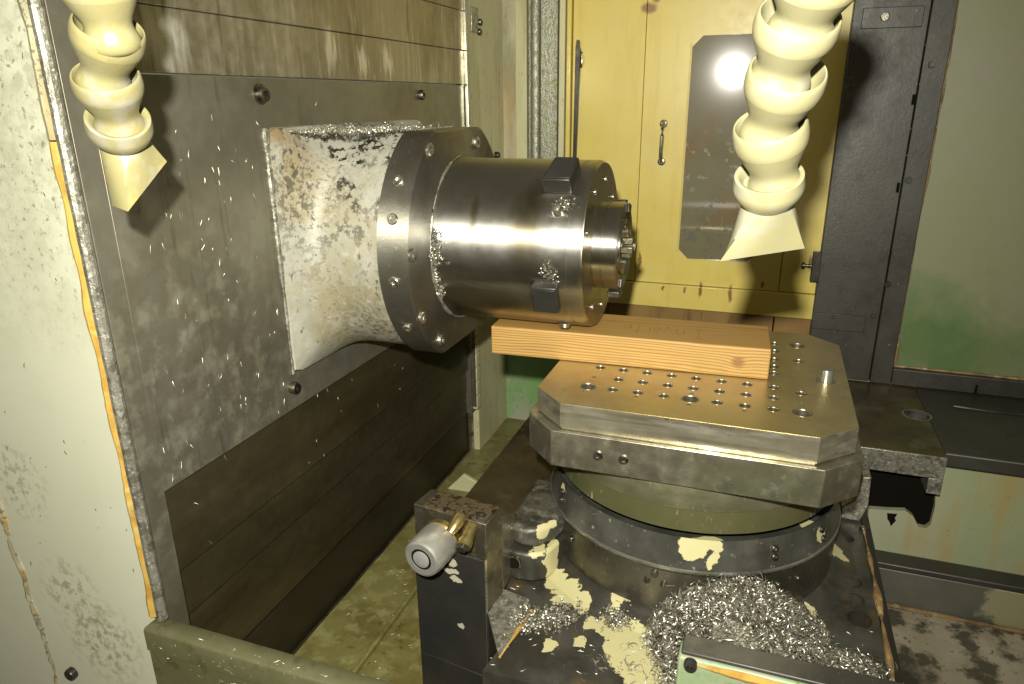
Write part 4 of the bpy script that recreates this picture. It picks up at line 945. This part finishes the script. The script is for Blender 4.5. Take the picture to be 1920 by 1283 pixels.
for k in range(1300):
    x = XW+.02+rng.uniform(0,.15); y = 1.0+.30*rng.beta(1.2,2.0)+abs(x-XW)*.1; pts.append((x, y, SZ+.2055+abs(rng.normal(0,.006))*noise.noise(Vector((x,y,0))*30)*1.5+.001))
curls('swarf_dusting', pts, None, 'chip', 'swarf lying along the top of the cream spindle casting', (.0012,.0035), (.0005,.0011))
# slivers stuck in the oil on the cover wall and panels
def slivers(name, spots, m, label, size=(.001,.0035)):
    V = []; Fc = []
    for p, nrm, along in spots:
        nrm = Vector(nrm).normalized(); al = (Vector(along)+Vector(rng.normal(0,.35,3))).normalized(); sd_ = nrm.cross(al).normalized()
        L0 = rng.uniform(*size)*1.5; w0 = rng.uniform(.0002,.0005); lift = nrm*.0012; b0 = len(V); p = Vector(p)+nrm*.0004
        bend = sd_*rng.normal(0,.4)*L0*.4
        for s in (-1,-.4,.3,1):
            ww = w0*(1-abs(s)*.6); q = p+al*L0*s+bend*s*s
            V += [q-sd_*ww, q+lift*(1.2-abs(s)), q+sd_*ww]
        for k in range(3):
            i = b0+3*k; Fc += [(i,i+1,i+4,i+3),(i+1,i+2,i+5,i+4)]
    me = bpy.data.meshes.new(name); me.from_pydata([tuple(v) for v in V], [], Fc); me.materials.append(M[m]); me.shade_smooth()
    o = bpy.data.objects.new(name, me); COL.objects.link(o); tag(o, label, 'swarf', kind='stuff')
sp_ = []
for k in range(95):
    y = .68+abs(rng.normal(0,.17)) if k < 60 else rng.uniform(.7,1.6); z = rng.uniform(-.06,.46)
    if z < -.0 and y > 1.2: continue
    if .97 < y < 1.56 and 0 < z < .43: continue
    sp_.append(((XW, y, z), (1,0,0), (0,0,1)))
for k in range(40): sp_.append(((XW, rng.normal(.9,.05), rng.uniform(-.03,.40)), (1,0,0), (0,0,1)))
for k in range(16): sp_.append(((XW-.006, rng.uniform(.7,1.4), rng.uniform(-.21,-.075)), (1,0,0), (0,0,1)))
slivers('wall_slivers', sp_, 'chip', 'bright slivers of swarf stuck in the oil on the steel cover wall', (.0015,.0048))
sp_ = [((rng.uniform(-.79,-.2), .609, -.285-abs(rng.normal(0,.03))), (0,-1,0), (1,0,.3)) for k in range(45)] + [((rng.uniform(-.79,-.2), .62, -.268), (0,0,1), (1,0,0)) for k in range(26)]
slivers('sill_slivers', sp_, 'chip', 'slivers of swarf stuck to the olive front sill', (.001,.004))
sp_ = [((rng.uniform(-1.1,-.82), .636, rng.uniform(-.3,.6)), (0,-1,0), (.2,0,1)) for k in range(34)]
slivers('panel_slivers', sp_, 'darkmetal', 'dark slivers stuck to the cream jamb panel', (.0008,.003))
sp_ = [((rng.uniform(-.76,-.58), rng.uniform(.7,1.6), -.581), (0,0,1), (1,.3,0)) for k in range(110)] + [((rng.uniform(-.36,.24), rng.uniform(.8,1.1), -.359), (0,0,1), (1,.3,0)) for k in range(160)]
slivers('floor_slivers', sp_, 'chip', 'slivers of swarf scattered over the chute floor and saddle top', (.001,.004))
sp_ = [((rng.uniform(.155,.36), YB-.0415, rng.uniform(-.28,.68)), (0,-1,0), (.2,0,1)) for k in range(60)]+[((rng.normal(.165,.008), YB-.0355, rng.uniform(.45,.7)), (0,-1,0), (.2,0,1)) for k in range(80)]
slivers('frame_slivers', sp_, 'chip', 'tiny slivers of swarf stuck to the black frame post', (.0008,.0025))
